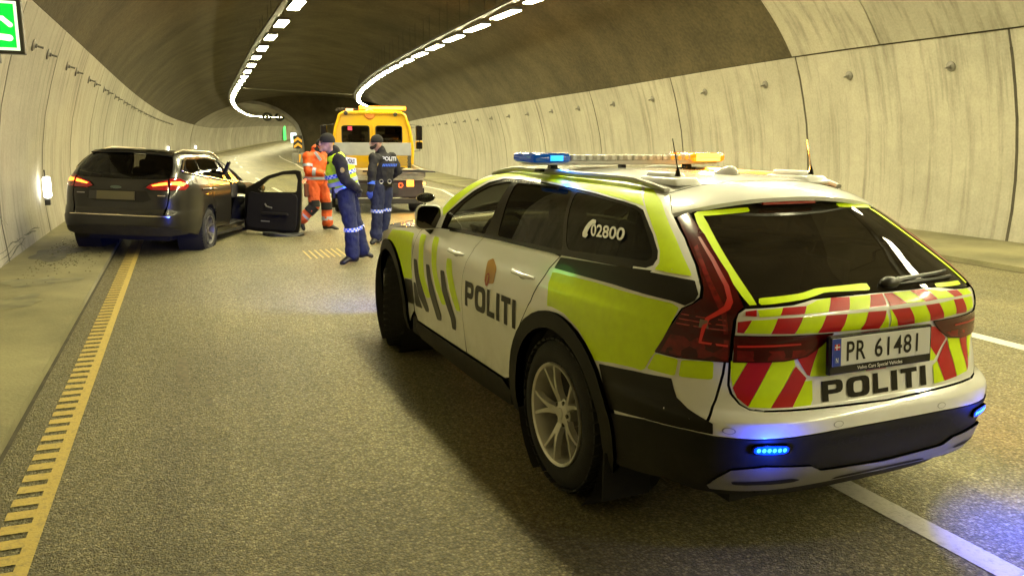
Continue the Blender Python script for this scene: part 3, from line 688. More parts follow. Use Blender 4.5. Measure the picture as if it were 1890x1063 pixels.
# outlines on the police car's skin: (wrap coordinate, height)
FE = {
 'dlo': [(2.5732,1.0673),(2.5951,1.163),(2.4692,1.2484),(2.3405,1.3308),(2.2139,1.3893),(2.0599,1.419),(1.7782,1.4285),(1.4596,1.4234),(1.149,1.4147),(0.8669,1.4035),(0.6431,1.3873),(0.5681,1.376),(0.5313,1.3612),(0.5039,1.3192),(0.4784,1.2725),(0.4577,1.2149),(0.456,1.1853),(0.4646,1.1593),(0.4825,1.1456),(0.5901,1.1389),(0.8822,1.1218),(1.1893,1.1139),(1.6594,1.1048),(1.8225,1.096),(2.1126,1.0891)],
 'win_f': [(2.5026,1.0831),(2.4995,1.1552),(2.4121,1.242),(2.287,1.3185),(2.1592,1.372),(1.9932,1.4006),(1.9045,1.4071),(1.8284,1.1049),(2.1206,1.0953)],
 'win_r': [(1.8316,1.4041),(1.6314,1.41),(1.4173,1.4082),(1.1185,1.4001),(0.8946,1.1298),(1.201,1.1242),(1.6588,1.1141)],
 'win_q': [(1.0826,1.3998),(0.8421,1.3884),(0.6331,1.3729),(0.561,1.3593),(0.5367,1.3443),(0.4964,1.2697),(0.4736,1.2117),(0.4725,1.1846),(0.4854,1.1694),(0.5964,1.162),(0.8709,1.1367)],
 'rail': [(2.7211,1.1878),(2.6552,1.2623),(2.4752,1.3652),(2.3562,1.4185),(2.2902,1.4369),(2.1833,1.4565),(1.9393,1.4726),(1.6876,1.4694),(1.2504,1.4635),(0.8612,1.4583),(0.6262,1.4537),(0.4944,1.4427),(0.4611,1.4416)],
 'green_roof': [(2.7116,1.1841),(2.6459,1.2607),(2.4653,1.3636),(2.3301,1.4124),(2.2644,1.4278),(2.1492,1.4508),(1.9143,1.4698),(1.6761,1.468),(1.2423,1.4622),(0.8554,1.457),(0.6228,1.4519),(0.5882,1.4492),(0.531,1.3756),(0.5723,1.3849),(0.6488,1.3945),(0.8831,1.4117),(1.1724,1.4234),(1.49,1.4325),(1.8159,1.438),(2.0964,1.4292),(2.2454,1.4031),(2.3695,1.3447),(2.4926,1.2627),(2.5967,1.1683),(2.6325,1.1434)],
 'green_d': [(0.5719,1.4488),(0.5214,1.4426),(0.4732,1.3982),(0.4164,1.2662),(0.3768,1.1411),(0.4235,1.143),(0.4598,1.1468),(0.4503,1.1717),(0.4528,1.2158),(0.4683,1.2679),(0.498,1.3295),(0.5239,1.3717),(0.5539,1.4184)],
 'big_green': [(0.9,1.0314),(0.6353,1.0446),(0.4154,1.0381),(0.4013,1.0249),(0.4399,0.8509),(0.4519,0.8112),(0.4621,0.7674),(0.47,0.7568),(0.4872,0.7585),(0.5403,0.7494),(0.5994,0.7289),(0.6204,0.7682),(0.6719,0.8371),(0.7508,0.8779),(0.8287,0.8851),(0.8585,0.8804),(0.8737,0.9325),(0.8989,0.9838),(0.897,0.9842)],
 'green_s1': [(0.4418,0.8382),(0.3987,0.8337),(0.4031,0.7668),(0.4576,0.7702)],
 'green_s2': [(0.3934,0.8332),(0.3387,0.8433),(0.3392,0.7747),(0.397,0.7677)],
 'black_low': [(0.5847,0.7232),(0.4868,0.7463),(0.409,0.756),(0.4044,0.7212),(0.398,0.6872),(0.3793,0.6595),(0.3394,0.6233),(0.3384,0.5811),(0.378,0.582),(0.4562,0.5719),(0.4813,0.565),(0.5443,0.5476),(0.5676,0.6441)],
 'black_up': [(0.8978,1.0489),(0.8816,1.1028),(0.5871,1.1278),(0.4649,1.1412),(0.4696,1.134),(0.4187,1.1322),(0.3731,1.1271),(0.3667,1.0832),(0.3731,1.0593),(0.3906,1.037),(0.4157,1.0462),(0.5717,1.0565)],
 'f_green': [(3.6326,0.946),(3.3031,0.9719),(3.0565,0.9803),(3.0055,0.8688),(2.9706,0.659),(3.2009,0.6314),(3.294,0.7446),(3.481,0.8269),(3.7438,0.8504)],
 'gs_a': [(2.9094,0.9927),(2.7906,0.9976),(2.7244,0.882),(2.6774,0.7296),(2.5451,0.5988),(2.6403,0.5777),(2.7333,0.6281),(2.8113,0.7317),(2.8246,0.8689)],
 'gs_b': [(2.6376,1.0056),(2.5282,1.0102),(2.4456,0.9077),(2.3935,0.7747),(2.222,0.6103),(2.3115,0.5951),(2.4289,0.6811),(2.5097,0.8005),(2.5484,0.8941)],
 'gs_c': [(2.2478,0.911),(2.1524,0.9158),(2.0758,0.7838),(1.9494,0.62),(2.0378,0.6095),(2.1435,0.7098),(2.2181,0.8234)],
 'bs_a': [(2.9348,0.8133),(2.855,0.8162),(2.8006,0.7101),(2.6045,0.5072),(2.6181,0.4814),(2.6868,0.4733),(2.8356,0.5628),(2.905,0.6935)],
 'bs_b': [(2.6449,0.8163),(2.5651,0.82),(2.5033,0.7128),(2.3386,0.5216),(2.3557,0.4758),(2.4355,0.4678),(2.5762,0.6328),(2.6216,0.7385)],
 'bs_c': [(2.3374,0.8211),(2.2568,0.8259),(2.1965,0.711),(2.0481,0.5498),(2.0641,0.4756),(2.1345,0.4727),(2.151,0.5388),(2.2945,0.683)],
 'bp_a': [(3.197,0.6283),(2.9721,0.6492),(2.963,0.4688),(3.1551,0.4542)],
 'bp_b': [(2.9443,0.6429),(2.8876,0.6428),(2.8223,0.5414),(2.7618,0.4783),(2.9349,0.4658)],
 'led_bar': [(0.3642,1.2766),(0.3385,1.1955),(0.3212,1.1185),(0.3186,1.08),(0.3249,1.0524),(0.3552,1.0065),(0.3616,0.9639),(0.3657,0.9086),(0.3172,0.9041),(0.3174,0.9118),(0.3608,0.9161),(0.3549,0.9659),(0.3485,1.0009),(0.3152,1.0439),(0.3091,1.0681),(0.312,1.1193),(0.3331,1.2091),(0.3583,1.2769)],
 'led_in': [(0.3025,0.9123),(0.2429,0.9158),(0.1923,0.9173),(0.1909,0.9108),(0.2427,0.908),(0.3024,0.9046)],
 'rA0': [(0.2897,1.0389),(0.2715,1.0447),(0.2727,1.0226),(0.2909,1.0232)],
 'yA1': [(0.2698,1.0448),(0.2251,1.0524),(0.2326,1.0253),(0.2678,1.0201)],
 'rA2': [(0.2251,1.0524),(0.1804,1.0542),(0.1888,1.0292),(0.2325,1.0273)],
 'yA3': [(0.1793,1.0553),(0.153,1.0701),(0.1222,1.074),(0.1403,1.0302),(0.188,1.0291)],
 'rA4': [(0.1209,1.0738),(0.078,1.0718),(0.0935,1.0302),(0.1396,1.0314)],
 'yA5': [(0.0775,1.0717),(0.0261,1.0718),(0.0467,1.0266),(0.0931,1.0302)],
 'rA6': [(0.0251,1.0717),(-0.0061,1.0718),(0.0012,1.0303),(0.0445,1.0318)],
 'rB0': [(-0.0095,1.0714),(-0.0321,1.0712),(-0.0508,1.0332),(-0.0061,1.0292)],
 'yB1': [(-0.0335,1.0717),(-0.0798,1.072),(-0.0996,1.0316),(-0.0518,1.0331)],
 'rB2': [(-0.0818,1.0731),(-0.1243,1.0731),(-0.1343,1.0348),(-0.1001,1.0315)],
 'yB3': [(-0.1258,1.0729),(-0.1586,1.0597),(-0.1739,1.0587),(-0.1852,1.0345),(-0.1354,1.0346)],
 'rB4': [(-0.175,1.0584),(-0.2093,1.0557),(-0.2156,1.034),(-0.1858,1.0343)],
 'yB5': [(-0.2112,1.056),(-0.2546,1.0512),(-0.2644,1.0288),(-0.217,1.0337)],
 'rC0': [(0.303,1.0001),(0.2801,1.0085),(0.2928,0.959),(0.3035,0.9608)],
 'yC1': [(0.2798,1.0085),(0.2376,1.0148),(0.2482,0.9586),(0.2925,0.9591)],
 'rC2': [(0.2373,1.0162),(0.1913,1.0189),(0.206,0.9557),(0.2478,0.9578)],
 'yC3': [(0.1909,1.0189),(0.1455,1.0189),(0.1605,0.9531),(0.2052,0.9556)],
 'rC4': [(0.1451,1.0189),(0.0987,1.0167),(0.111,0.9503),(0.1601,0.9531)],
 'yC5': [(0.0983,1.0166),(0.0498,1.016),(0.0635,0.9481),(0.1106,0.9502)],
 'rC6': [(0.0492,1.0166),(0.0045,1.0137),(0.016,0.9424),(0.0625,0.9461)],
 'yC7': [(0.0043,1.0083),(-0.0082,0.9425),(0.015,0.9422)],
 'yD0': [(-0.0036,1.0146),(-0.0077,1.0155),(-0.032,0.9437),(-0.011,0.9437)],
 'rD1': [(-0.0082,1.0154),(-0.0552,1.0161),(-0.0745,0.9463),(-0.0323,0.9445)],
 'yD2': [(-0.0557,1.0168),(-0.0966,1.0184),(-0.1155,0.9482),(-0.075,0.9462)],
 'rD3': [(-0.0972,1.0183),(-0.1338,1.0197),(-0.1529,0.953),(-0.1161,0.948)],
 'yD4': [(-0.1344,1.0196),(-0.1774,1.0253),(-0.1875,0.9622),(-0.1528,0.9548)],
 'rD5': [(-0.178,1.0252),(-0.2105,1.0234),(-0.2291,0.959),(-0.1883,0.962)],
 'yD6': [(-0.2114,1.024),(-0.255,1.0211),(-0.2605,0.9709),(-0.2302,0.9587)],
 'ySL': [(0.3728,1.3543),(0.3413,1.3493),(0.2683,1.0622),(0.2836,1.0588)],
 'yST': [(0.3728,1.3543),(0.3586,1.3667),(0.1779,1.3771),(0.1787,1.3645),(0.1861,1.3596),(0.3413,1.3493)],
 'yTR': [(-0.2383,1.3802),(-0.3465,1.377),(-0.398,1.3611),(-0.3927,1.3528),(-0.2266,1.3643)],
 'yBL': [(0.2638,1.0825),(0.1778,1.0932),(0.141,1.1046),(0.0075,1.1074),(0.0106,1.0907),(0.0177,1.0852),(0.1248,1.0909),(0.1765,1.0754),(0.2616,1.0611),(0.266,1.0672)],
 'yBR': [(-0.164,1.0867),(-0.2502,1.0825),(-0.2423,1.0688),(-0.1575,1.0726)],
 'yE0': [(0.311,0.8518),(0.2812,0.8571),(0.3072,0.7549),(0.3102,0.7937)],
 'rE1': [(0.2809,0.8571),(0.2385,0.8591),(0.2821,0.6842),(0.3,0.716),(0.3068,0.7509)],
 'yE2': [(0.2381,0.8591),(0.2028,0.8614),(0.1986,0.8317),(0.2435,0.6771),(0.2817,0.6819)],
 'rE3': [(0.1978,0.8275),(0.1769,0.78),(0.1813,0.7648),(0.2038,0.6757),(0.2435,0.6771)],
 'yE4': [(0.1804,0.7694),(0.1662,0.77),(0.1642,0.6957),(0.1679,0.6762),(0.2034,0.6756)],
 'rF1': [(0.1853,0.8923),(0.149,0.9197),(0.1703,0.7868),(0.1755,0.7917),(0.1966,0.8605)],
 'yF2': [(0.1487,0.9222),(0.1357,0.9316),(0.1254,0.802),(0.1273,0.778),(0.1699,0.7851)],
 'rG0': [(-0.1006,0.9356),(-0.1346,0.9194),(-0.1629,0.8762),(-0.1705,0.8633),(-0.1423,0.796),(-0.1067,0.8922)],
 'yG1': [(-0.1069,0.8894),(-0.1416,0.7952),(-0.134,0.7805),(-0.1057,0.7832),(-0.1087,0.844)],
 'rG2': [(-0.1745,0.8548),(-0.2023,0.6924),(-0.1642,0.6859),(-0.1443,0.7778)],
 'yG3': [(-0.1422,0.774),(-0.1636,0.6852),(-0.1342,0.6822),(-0.1301,0.7595)],
 'yG4': [(-0.1748,0.8686),(-0.214,0.8711),(-0.2431,0.7),(-0.2032,0.693)],
 'rG5': [(-0.2154,0.8726),(-0.2515,0.8679),(-0.2495,0.7206),(-0.2442,0.7014)],
 'yG6': [(-0.2539,0.869),(-0.288,0.8709),(-0.2528,0.7378)],
 'rP1': [(0.1236,0.7934),(0.0878,0.792),(0.088,0.7822),(0.1229,0.7803)],
 'yP2': [(0.0873,0.7919),(0.041,0.7913),(0.0441,0.7786),(0.0875,0.7821)],
 'rP3': [(0.0405,0.7912),(-0.0103,0.7897),(-0.0072,0.7786),(0.0435,0.7785)],
 'politi': [(0.1474,0.7621),(-0.1096,0.7665),(-0.1126,0.6838),(0.1439,0.681)],
 't02800': [(0.7702,1.2754),(0.5761,1.2827),(0.5731,1.2299),(0.7431,1.222)],
 'phone': [(0.7744,1.2942),(0.7485,1.2927),(0.7406,1.2762),(0.7606,1.2752),(0.7702,1.2548),(0.772,1.2325),(0.7612,1.2244),(0.7698,1.2092),(0.7946,1.213),(0.8047,1.2295),(0.8034,1.2536),(0.7934,1.2771)],
 'crest': [(1.5692,1.0015),(1.4661,0.9578),(1.4501,0.8752),(1.583,0.8624),(1.595,0.9206),(1.626,0.9802)],
 'politi_s': [(1.8896,0.8266),(1.1419,0.8489),(1.1342,0.6869),(1.8807,0.6755)],
 'handle_f': [(2.2401,0.9678),(1.9908,0.9792)],
 'handle_r': [(1.275,0.9813),(1.0086,0.9922)],
}
# ---------------------------------------------------------------- the police estate
M_WP = mat('white_paint_car', (.80, .80, .77), .28, coat=1., var=.03, vs=3, dirt=.1)
M_FY = mat('fluoro_yellow', (.66, .88, .002), .4, spec=.3, coat=.12, var=.05, vs=25)
M_RED = mat('retro_red', (.46, .008, .010), .38, spec=.3, coat=.2, var=.06, vs=30)
M_BKF = mat('black_foil', (.012, .010, .006), .35, coat=.12, spec=.2)
M_CLAD = mat('grey_cladding', (.016, .015, .011), .6, spec=.22, var=.2, vs=9, bump=.15, bs=400)
M_BLACK = mat('gloss_black', (.008, .007, .006), .18, coat=.2, spec=.3)
M_RUB = mat('rubber', (.018, .017, .015), .85, bump=.3, bs=120, var=.25, vs=14)
M_ALLOY = mat('alloy', (.62, .60, .54), .34, .55, var=.12, vs=14)
M_IN = mat('cabin_dark', (.02, .018, .015), .85)
M_SEAT = mat('seat_cloth', (.05, .045, .04), .9)
M_CHR = mat('chrome', (.6, .58, .54), .15, 1.)
M_SILV = mat('satin_silver', (.36, .35, .32), .38, .7)
M_GD = glass('privacy_glass', (.05, .055, .04), .85, ior=1.38); M_GF = glass('front_glass', (.72, .74, .62), .85, ior=1.4); M_GR = glass('rear_glass', (.05, .042, .03), .75, ior=1.38, film=.045)
M_LENS = mat('lamp_red_dark', (.060, .0015, .001), .16, coat=.25, spec=.25, var=.5, vs=4); M_LENS2 = mat('lamp_red', (.28, .008, .008), .12, coat=1., emit=(1, .03, .01), es=.02)
M_LED_R = mat('lamp_red_lit', (.16, .003, .002), .3, emit=(1, .03, .010), es=.12); M_CLR = mat('clear_lens', (.5, .5, .46), .12, coat=1.)
M_DISC = mat('brake_disc', (.14, .13, .12), .45, .9)
M_ORG = mat('foil_gold', (.50, .26, .05), .4)
PZ = make_skin(
 [(.15, .8428), (.25, .882), (.35, .9065), (.5, .9163), (.6, .9232), (.72, .9261), (.82, .9232), (.9, .9114), (.95, .8938), (1.0, .8673), (1.05, .8448), (1.1, .8212), (1.2, .7664), (1.3, .7056), (1.36, .6586), (1.4, .6194), (1.43, .5782), (1.46, .5096), (1.48, .4312)],
 [(.15, .90), (.25, .98), (.34, 1.06), (.42, 1.10), (.50, 1.12), (.58, 1.13), (.63, 1.125), (.655, 1.105), (.675, 1.075), (.75, 1.068), (.85, 1.055), (.93, 1.055), (.98, 1.068), (1.02, 1.062), (1.06, 1.03), (1.10, .97), (1.2, .79), (1.3, .61), (1.36, .50), (1.40, .425), (1.43, .37), (1.46, .31), (1.48, .27)],
 [(.15, 4.0), (.5, 4.2), (.62, 4.4), (.70, 4.1), (.82, 3.9), (.95, 4.0), (1.05, 4.2), (1.2, 5.0), (1.36, 5.4), (1.48, 5.0)],
 [(-1.3, 1.), (0.3, 1.), (1.2, 1.0), (2.2, .992), (2.6, .985), (3.0, .97), (3.3, .93), (3.5, .87), (3.65, .78), (3.8, .55)])
PHI = .037
def road_film(m, top, k, col=(.16, .13, .075)):
    """spray and dust settled on the lower body"""
    t = m.node_tree; L = t.links.new; b = t.nodes['Principled BSDF']; src = b.inputs['Base Color'].links[0].from_socket
    tc = nd(t, 'ShaderNodeTexCoord'); sx = nd(t, 'ShaderNodeSeparateXYZ'); L(tc.outputs['Object'], sx.inputs[0])
    g_ = nd(t, 'ShaderNodeMapRange'); g_.interpolation_type = 'SMOOTHSTEP'; L(sx.outputs[2], g_.inputs[0]); g_.inputs[1].default_value = .3; g_.inputs[2].default_value = top; g_.inputs[3].default_value = 1; g_.inputs[4].default_value = 0
    n = nd(t, 'ShaderNodeTexNoise'); n.inputs['Scale'].default_value = 9; n.inputs['Detail'].default_value = 9; n.inputs['Roughness'].default_value = .72; L(tc.outputs['Object'], n.inputs['Vector'])
    r = nd(t, 'ShaderNodeMapRange'); L(n.outputs['Fac'], r.inputs[0]); r.inputs[1].default_value = .35; r.inputs[2].default_value = .75; r.inputs[3].default_value = .25*k; r.inputs[4].default_value = k
    m_ = nd(t, 'ShaderNodeMath', operation='MULTIPLY'); L(g_.outputs[0], m_.inputs[0]); L(r.outputs[0], m_.inputs[1])
    mx = nd(t, 'ShaderNodeMix', data_type='RGBA'); L(m_.outputs[0], mx.inputs[0]); L(src, mx.inputs[6]); mx.inputs[7].default_value = (*col, 1); L(mx.outputs[2], b.inputs['Base Color'])
road_film(M_WP, .75, .42); road_film(M_FY, .7, .12); road_film(M_CLAD, .6, .5, (.06, .05, .03))
POL = empty('police_car', (-.015*math.cos(PHI), -.015*math.sin(PHI), 0), PHI, 'white and fluorescent yellow police estate car with blue and amber roof lights', 'police car')
SK = lambda n_, o_, m_, **k: skin_patch(n_, PZ, o_, m_, POL, **k)
def arc(cy, cz, r, a0, a1, n=14, sg=1, P=PZ):
    out = []
    for i in range(n+1):
        a = math.radians(a0+(a1-a0)*i/n); z = cz+r*math.sin(a); out.append((u_of_y(P, cy+r*math.cos(a), z, sg), z))
    return out
def clip_low(pts, z=.2): return [(a, max(b, z)) for a, b in pts]
DLO = FE['dlo']; RAIL = FE['rail']
TOPZ = 1.449
s1 = [(1.815, 1.092), (1.89, 1.02), (1.916, .93), (1.929, .85), (1.935, .738), (1.93, .62), (1.92, .51), (1.9, .375)]
s2 = [(.89, 1.104), (.933, 1.043), (.962, .954), (.985, .87), (1.01, .828), (1.078, .738), (1.137, .66), (1.172, .497), (1.19, .447), (1.237, .40), (1.308, .378)]
g = .0022
shift = lambda pts, d: [(a+d, b) for a, b in pts]
belt = [p for p in DLO if p[1] < 1.15 and p[0] > .47]      # lower window line, rear to front
def belt_z(u):
    b = sorted(belt)
    if u <= b[0][0]: return b[0][1]
    for (a, za), (c, zc) in zip(b[:-1], b[1:]):
        if a <= u <= c: return za+(zc-za)*(u-a)/max(1e-6, c-a)
    return b[-1][1]-(u-b[-1][0])*.06
for mir in (False, True):
    # doors
    rd = shift(s2, g)+[(1.895-g, .376)]+list(reversed(shift(s1[:-1], -g)))
    rd = rd[:-1]+[(1.815-g, belt_z(1.81)-.003)]+[(u, belt_z(u)-.003) for u in (1.6, 1.4, 1.19, 1.0)]
    SK('rear_door', rd, M_WP, mirror=mir, du=.05, dz=.025)
    fd = shift(s1, g)+[(2.9, .365), (2.97, .42), (2.99, .6), (2.98, .8), (2.96, 1.0), (2.90, 1.03), (2.6, 1.062), (2.3, belt_z(2.3)-.003), (2.1, belt_z(2.1)-.003), (1.95, belt_z(1.95)-.003)]
    SK('front_door', fd, M_WP, mirror=mir, du=.05, dz=.025)
    # front wing with the wheel opening
    fe = [(2.985+.006, .42), (2.996, .6), (2.987, .8), (2.966, 1.0), (2.91, 1.034), (3.2, 1.005), (3.6, .965), (3.95, .90), (4.3, .81), (4.44, .74), (4.44, .3), (4.18, .3)]+arc(2.941, .365, .47, -10, 190, 18)
    SK('front_wing', fe, M_WP, mirror=mir, du=.05, dz=.03)
    # quarter panel up to the roof, cut round window, tail lamp and arch
    lampL = [(.359, 1.073), (.357, 1.107), (.366, 1.18), (.39, 1.268), (.4226, 1.3432)]
    q = [(.5431, .575), (.4562, .60), (.40, .614), (.352, .622), (.336, .70), (.325, .80), (.3228, .842), (.3595, .8415), (.4016, .8366), (.448, .842), (.421, .9456), (.397, 1.026), (.377, 1.05)]
    q += [(a+.006, b) for a, b in lampL]+[(.43, 1.352), (.447, 1.40), (.462, 1.435)]
    q += [(.50, TOPZ-.006), (.62, TOPZ), (.9, TOPZ), (1.25, TOPZ), (1.7, TOPZ), (2.1, TOPZ-.002)]+[(2.2902, 1.432), (2.3562, 1.415), (2.4752, 1.36), (2.6552, 1.258), (2.76, 1.165), (2.83, 1.09), (2.89, 1.036), (2.6, 1.066)]
    dlo_r = rnd([(a, b) for a, b in DLO], .2, 1)
    q2 = [p for p in q]
    # body side above the belt: ring round the window, down to the arch behind the rear door
    back = arc(0, .365, .455, 172, 62, 12)
    q2 = [(u_of_y(PZ, -.455, .40), .43)]+back
    rdseam = [(1.131, .66), (1.073, .738), (1.004, .83), (.98, .87), (.957, .954), (.928, 1.043), (.886, 1.104)]
    low = [(.60, .50), (.5431, .56)]
    ql = [(.5431, .56), (.50, .575), (.4562, .592), (.40, .606), (.352, .618), (.336, .70), (.325, .80), (.3228, .842), (.3595, .8415), (.4016, .8366), (.448, .842), (.421, .9456), (.397, 1.026), (.377, 1.05)]+[(a+.006, b) for a, b in lampL]+[(.43, 1.352), (.447, 1.40), (.462, 1.435), (.50, TOPZ-.006), (.62, TOPZ), (.9, TOPZ), (1.25, TOPZ), (1.7, TOPZ), (2.1, TOPZ-.002), (2.2902, 1.432), (2.3562, 1.415), (2.4752, 1.36), (2.6552, 1.258), (2.76, 1.165), (2.83, 1.09), (2.89, 1.040), (2.58, 1.066)]
    ql += [(a, b) for a, b in DLO[:19]]+[(a, b-.002) for a, b in DLO[19:20]]+[(.886, belt_z(.886)-.001)]+list(reversed(rdseam))+[p for p in reversed(back)][:0]
    arcp = [p for p in arc(0, .365, .46, 48, 168, 14)]
    ql += arcp
    SK('quarter_panel', ql, M_WP, mirror=mir, du=.03, dz=.025)
    # glass
    SK('window_trim', DLO, M_BLACK, mirror=mir, off=-.006, holes=[rnd(FE['win_f'], .12, 2), rnd(FE['win_r'], .08, 2), rnd(FE['win_q'], .15, 3)], du=.06, dz=.04)
    SK('front_side_window', rnd(FE['win_f'], .12, 2), M_GF, mirror=mir, off=-.009, th=0, du=.06, dz=.04)
    SK('rear_side_window', rnd(FE['win_r'], .08, 2), M_GD, mirror=mir, off=-.009, th=0, du=.06, dz=.04)
    SK('quarter_window', rnd(FE['win_q'], .15, 3), M_GD, mirror=mir, off=-.009, th=0, du=.06, dz=.04)
    # window sill strip
    SK('belt_moulding', [(u, belt_z(u)+.004) for u in (.52, .7, .9, 1.2, 1.6, 2.0, 2.4)]+[(u, belt_z(u)-.010) for u in (2.4, 2.0, 1.6, 1.2, .9, .7, .52)], M_BLACK, mirror=mir, off=.002, th=.004)
    # sill cladding and arch flares
    SK('sill_cladding', [(1.33, .372), (1.9, .365), (2.9, .358), (2.96, .30), (2.9, .225), (1.9, .21), (1.27, .23), (1.22, .33)], M_CLAD, mirror=mir, off=.012, du=.1, dz=.03)
    fl = arc(0, .365, .505, 8, 172, 20); fi = arc(0, .365, .425, 178, 2, 20)
    SK('wheel_arch_flare', clip_low([(u_of_y(PZ, .50, .24), .24), (u_of_y(PZ, .50, .36), .36)]+fl+[(u_of_y(PZ, -.50, .34), .34), (u_of_y(PZ, -.46, .25), .25), (u_of_y(PZ, -.43, .28), .28)]+fi+[(u_of_y(PZ, .43, .24), .24)]), M_CLAD, mirror=mir, off=.022, th=.05, du=.05, dz=.04)
    fl = arc(2.941, .365, .505, 8, 172, 20); fi = arc(2.941, .365, .425, 178, 2, 20)
    SK('wheel_arch_flare', clip_low([(u_of_y(PZ, 3.44, .3), .3)]+fl+[(u_of_y(PZ, 2.44, .34), .34), (u_of_y(PZ, 2.44, .24), .24), (u_of_y(PZ, 2.52, .24), .24)]+fi+[(u_of_y(PZ, 3.37, .3), .3)]), M_CLAD, mirror=mir, off=.022, th=.05, du=.05, dz=.04)
    # wheel wells
    for cy in (0, 2.941):
        s = MB(); sg = 1 if mir else -1; s.lathe([(.44, sg*.91), (.44, sg*.55), (0, sg*.55)], c=(0, cy, .365), ax='x', n=28)
        s.build('wheel_well', M_IN, POL, True)
    # door handles
    for k_, (a, b) in enumerate((FE['handle_f'], FE['handle_r'])):
        sg = -1 if mir else 1; n_ = 9; V = []; hz = .965 if k_ == 0 else .978
        u0, u1 = min(a[0], b[0]), max(a[0], b[0])
        s = MB(); pts = []; rad = []
        for i in range(n_):
            t = i/(n_-1); u = u0+(u1-u0)*t; lift = .03*min(1, 4*min(t, 1-t)+.15); p = PZ(sg*u, hz+.006*t, lift); pts.append(p); rad.append((.016, .012) if 0 < i < n_-1 else (.008, .006))
        s.tube(pts, rad, 10); s.build('door_handle', M_WP, POL, True)
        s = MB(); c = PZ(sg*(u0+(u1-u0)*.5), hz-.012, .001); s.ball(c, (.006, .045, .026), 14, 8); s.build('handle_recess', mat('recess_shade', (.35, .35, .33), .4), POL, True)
# decals on the left flank
def dec(n_, key, m_, off=.0016, r=.12, mirror=False, **k):
    pts = [p for p in FE[key] if p]
    return skin_patch(n_, PZ, rnd(pts, r, 2) if r else pts, m_, POL, off=off, th=.0, mirror=mirror, du=.04, dz=.025, **k)
for mir in (False, True):
    dec('roof_band', 'green_roof', M_FY, r=.1, mirror=mir); dec('yellow_panel', 'green_d', M_FY, r=.12, mirror=mir); dec('yellow_panel', 'big_green', M_FY, r=.1, mirror=mir)
    dec('yellow_panel', 'green_s1', M_FY, mirror=mir); dec('yellow_panel', 'green_s2', M_FY, mirror=mir)
    dec('black_panel', 'black_up', M_BKF, r=.06, mirror=mir); dec('black_panel', 'black_low', M_BKF, r=.06, off=.002, mirror=mir)
    dec('yellow_panel', 'f_green', M_FY, r=.1, mirror=mir)
    for k_ in ('gs_a', 'gs_b', 'gs_c'): dec('yellow_stripe', k_, M_FY, r=.2, mirror=mir)
    for k_ in ('bs_a', 'bs_b', 'bs_c', 'bp_a', 'bp_b'): dec('black_stripe', k_, M_BKF, r=.15, off=.0022, mirror=mir)
    # POLITI on the doors, seam left clear
    def lay_word(w, quad, m_, off, sg, gap=.16, name='lettering'):
        (tlu, tlz), (tru, trz), (bru, brz), (blu, blz) = quad
        for o_, h_ in word_outlines(w, gap):
            f = lambda p: ((tlu*(1-p[0])+tru*p[0])*p[1]+(blu*(1-p[0])+bru*p[0])*(1-p[1]), (tlz*(1-p[0])+trz*p[0])*p[1]+(blz*(1-p[0])+brz*p[0])*(1-p[1]))
            skin_patch(name, PZ, [f(p) for p in o_], m_, POL, holes=[[f(p) for p in q_] for q_ in h_], off=off, th=0, mirror=sg < 0, du=.04, dz=.04)
    if not mir: lay_word('POLITI', ((1.872, .828), (1.141, .842), (1.134, .690), (1.872, .678)), M_BKF, .0026, 1)
    else: lay_word('POLITI', ((1.141, .842), (1.872, .828), (1.872, .678), (1.134, .690)), M_BKF, .0026, -1)
    # crest: crowned shield on the rear door
    cr_ = [p for p in FE['crest']]
    skin_patch('crest', PZ, rnd(cr_, .2, 2), M_ORG, POL, off=.0022, th=0, mirror=mir)
    cu = sum(p[0] for p in cr_)/len(cr_); c0 = (cu, .905)
    ring = [(cu+.030*math.cos(a*.524), .885+.038*math.sin(a*.524)) for a in range(12)]
    skin_patch('crest', PZ, ring, mat('foil_red', (.4, .06, .03), .4), POL, off=.003, th=0, mirror=mir)
    skin_patch('crest', PZ, [(cu-.006, .865), (cu+.006, .865), (cu+.014, .905), (cu, .915), (cu-.014, .905)], M_ORG, POL, off=.0036, th=0, mirror=mir)
    for dx in (-.03, -.015, 0, .015, .03):
        skin_patch('crest', PZ, [(cu+dx-.006, .955), (cu+dx+.006, .955), (cu+dx*.7, .985+(.02 if dx == 0 else 0))], M_ORG, POL, off=.003, th=0, mirror=mir)
    # phone number on the quarter glass
    q_ = FE['t02800']; sgn = -1 if mir else 1
    tl, tr, br, bl_ = q_
    if mir: tl, tr, br, bl_ = tr, tl, bl_, br
    text_on('phone_number', '02800', lambda a, b: PZ(sgn*((tl[0]*(1-a)+tr[0]*a)*b+(bl_[0]*(1-a)+br[0]*a)*(1-b)), (tl[1]*(1-a)+tr[1]*a)*b+(bl_[1]*(1-a)+br[1]*a)*(1-b), .001), mat('white_foil', (.75, .74, .68), .4), POL, .022)
    skin_patch('phone_icon', PZ, rnd(FE['phone'], .2, 2), MATS['white_foil'], POL, off=.0008, th=0, mirror=mir)
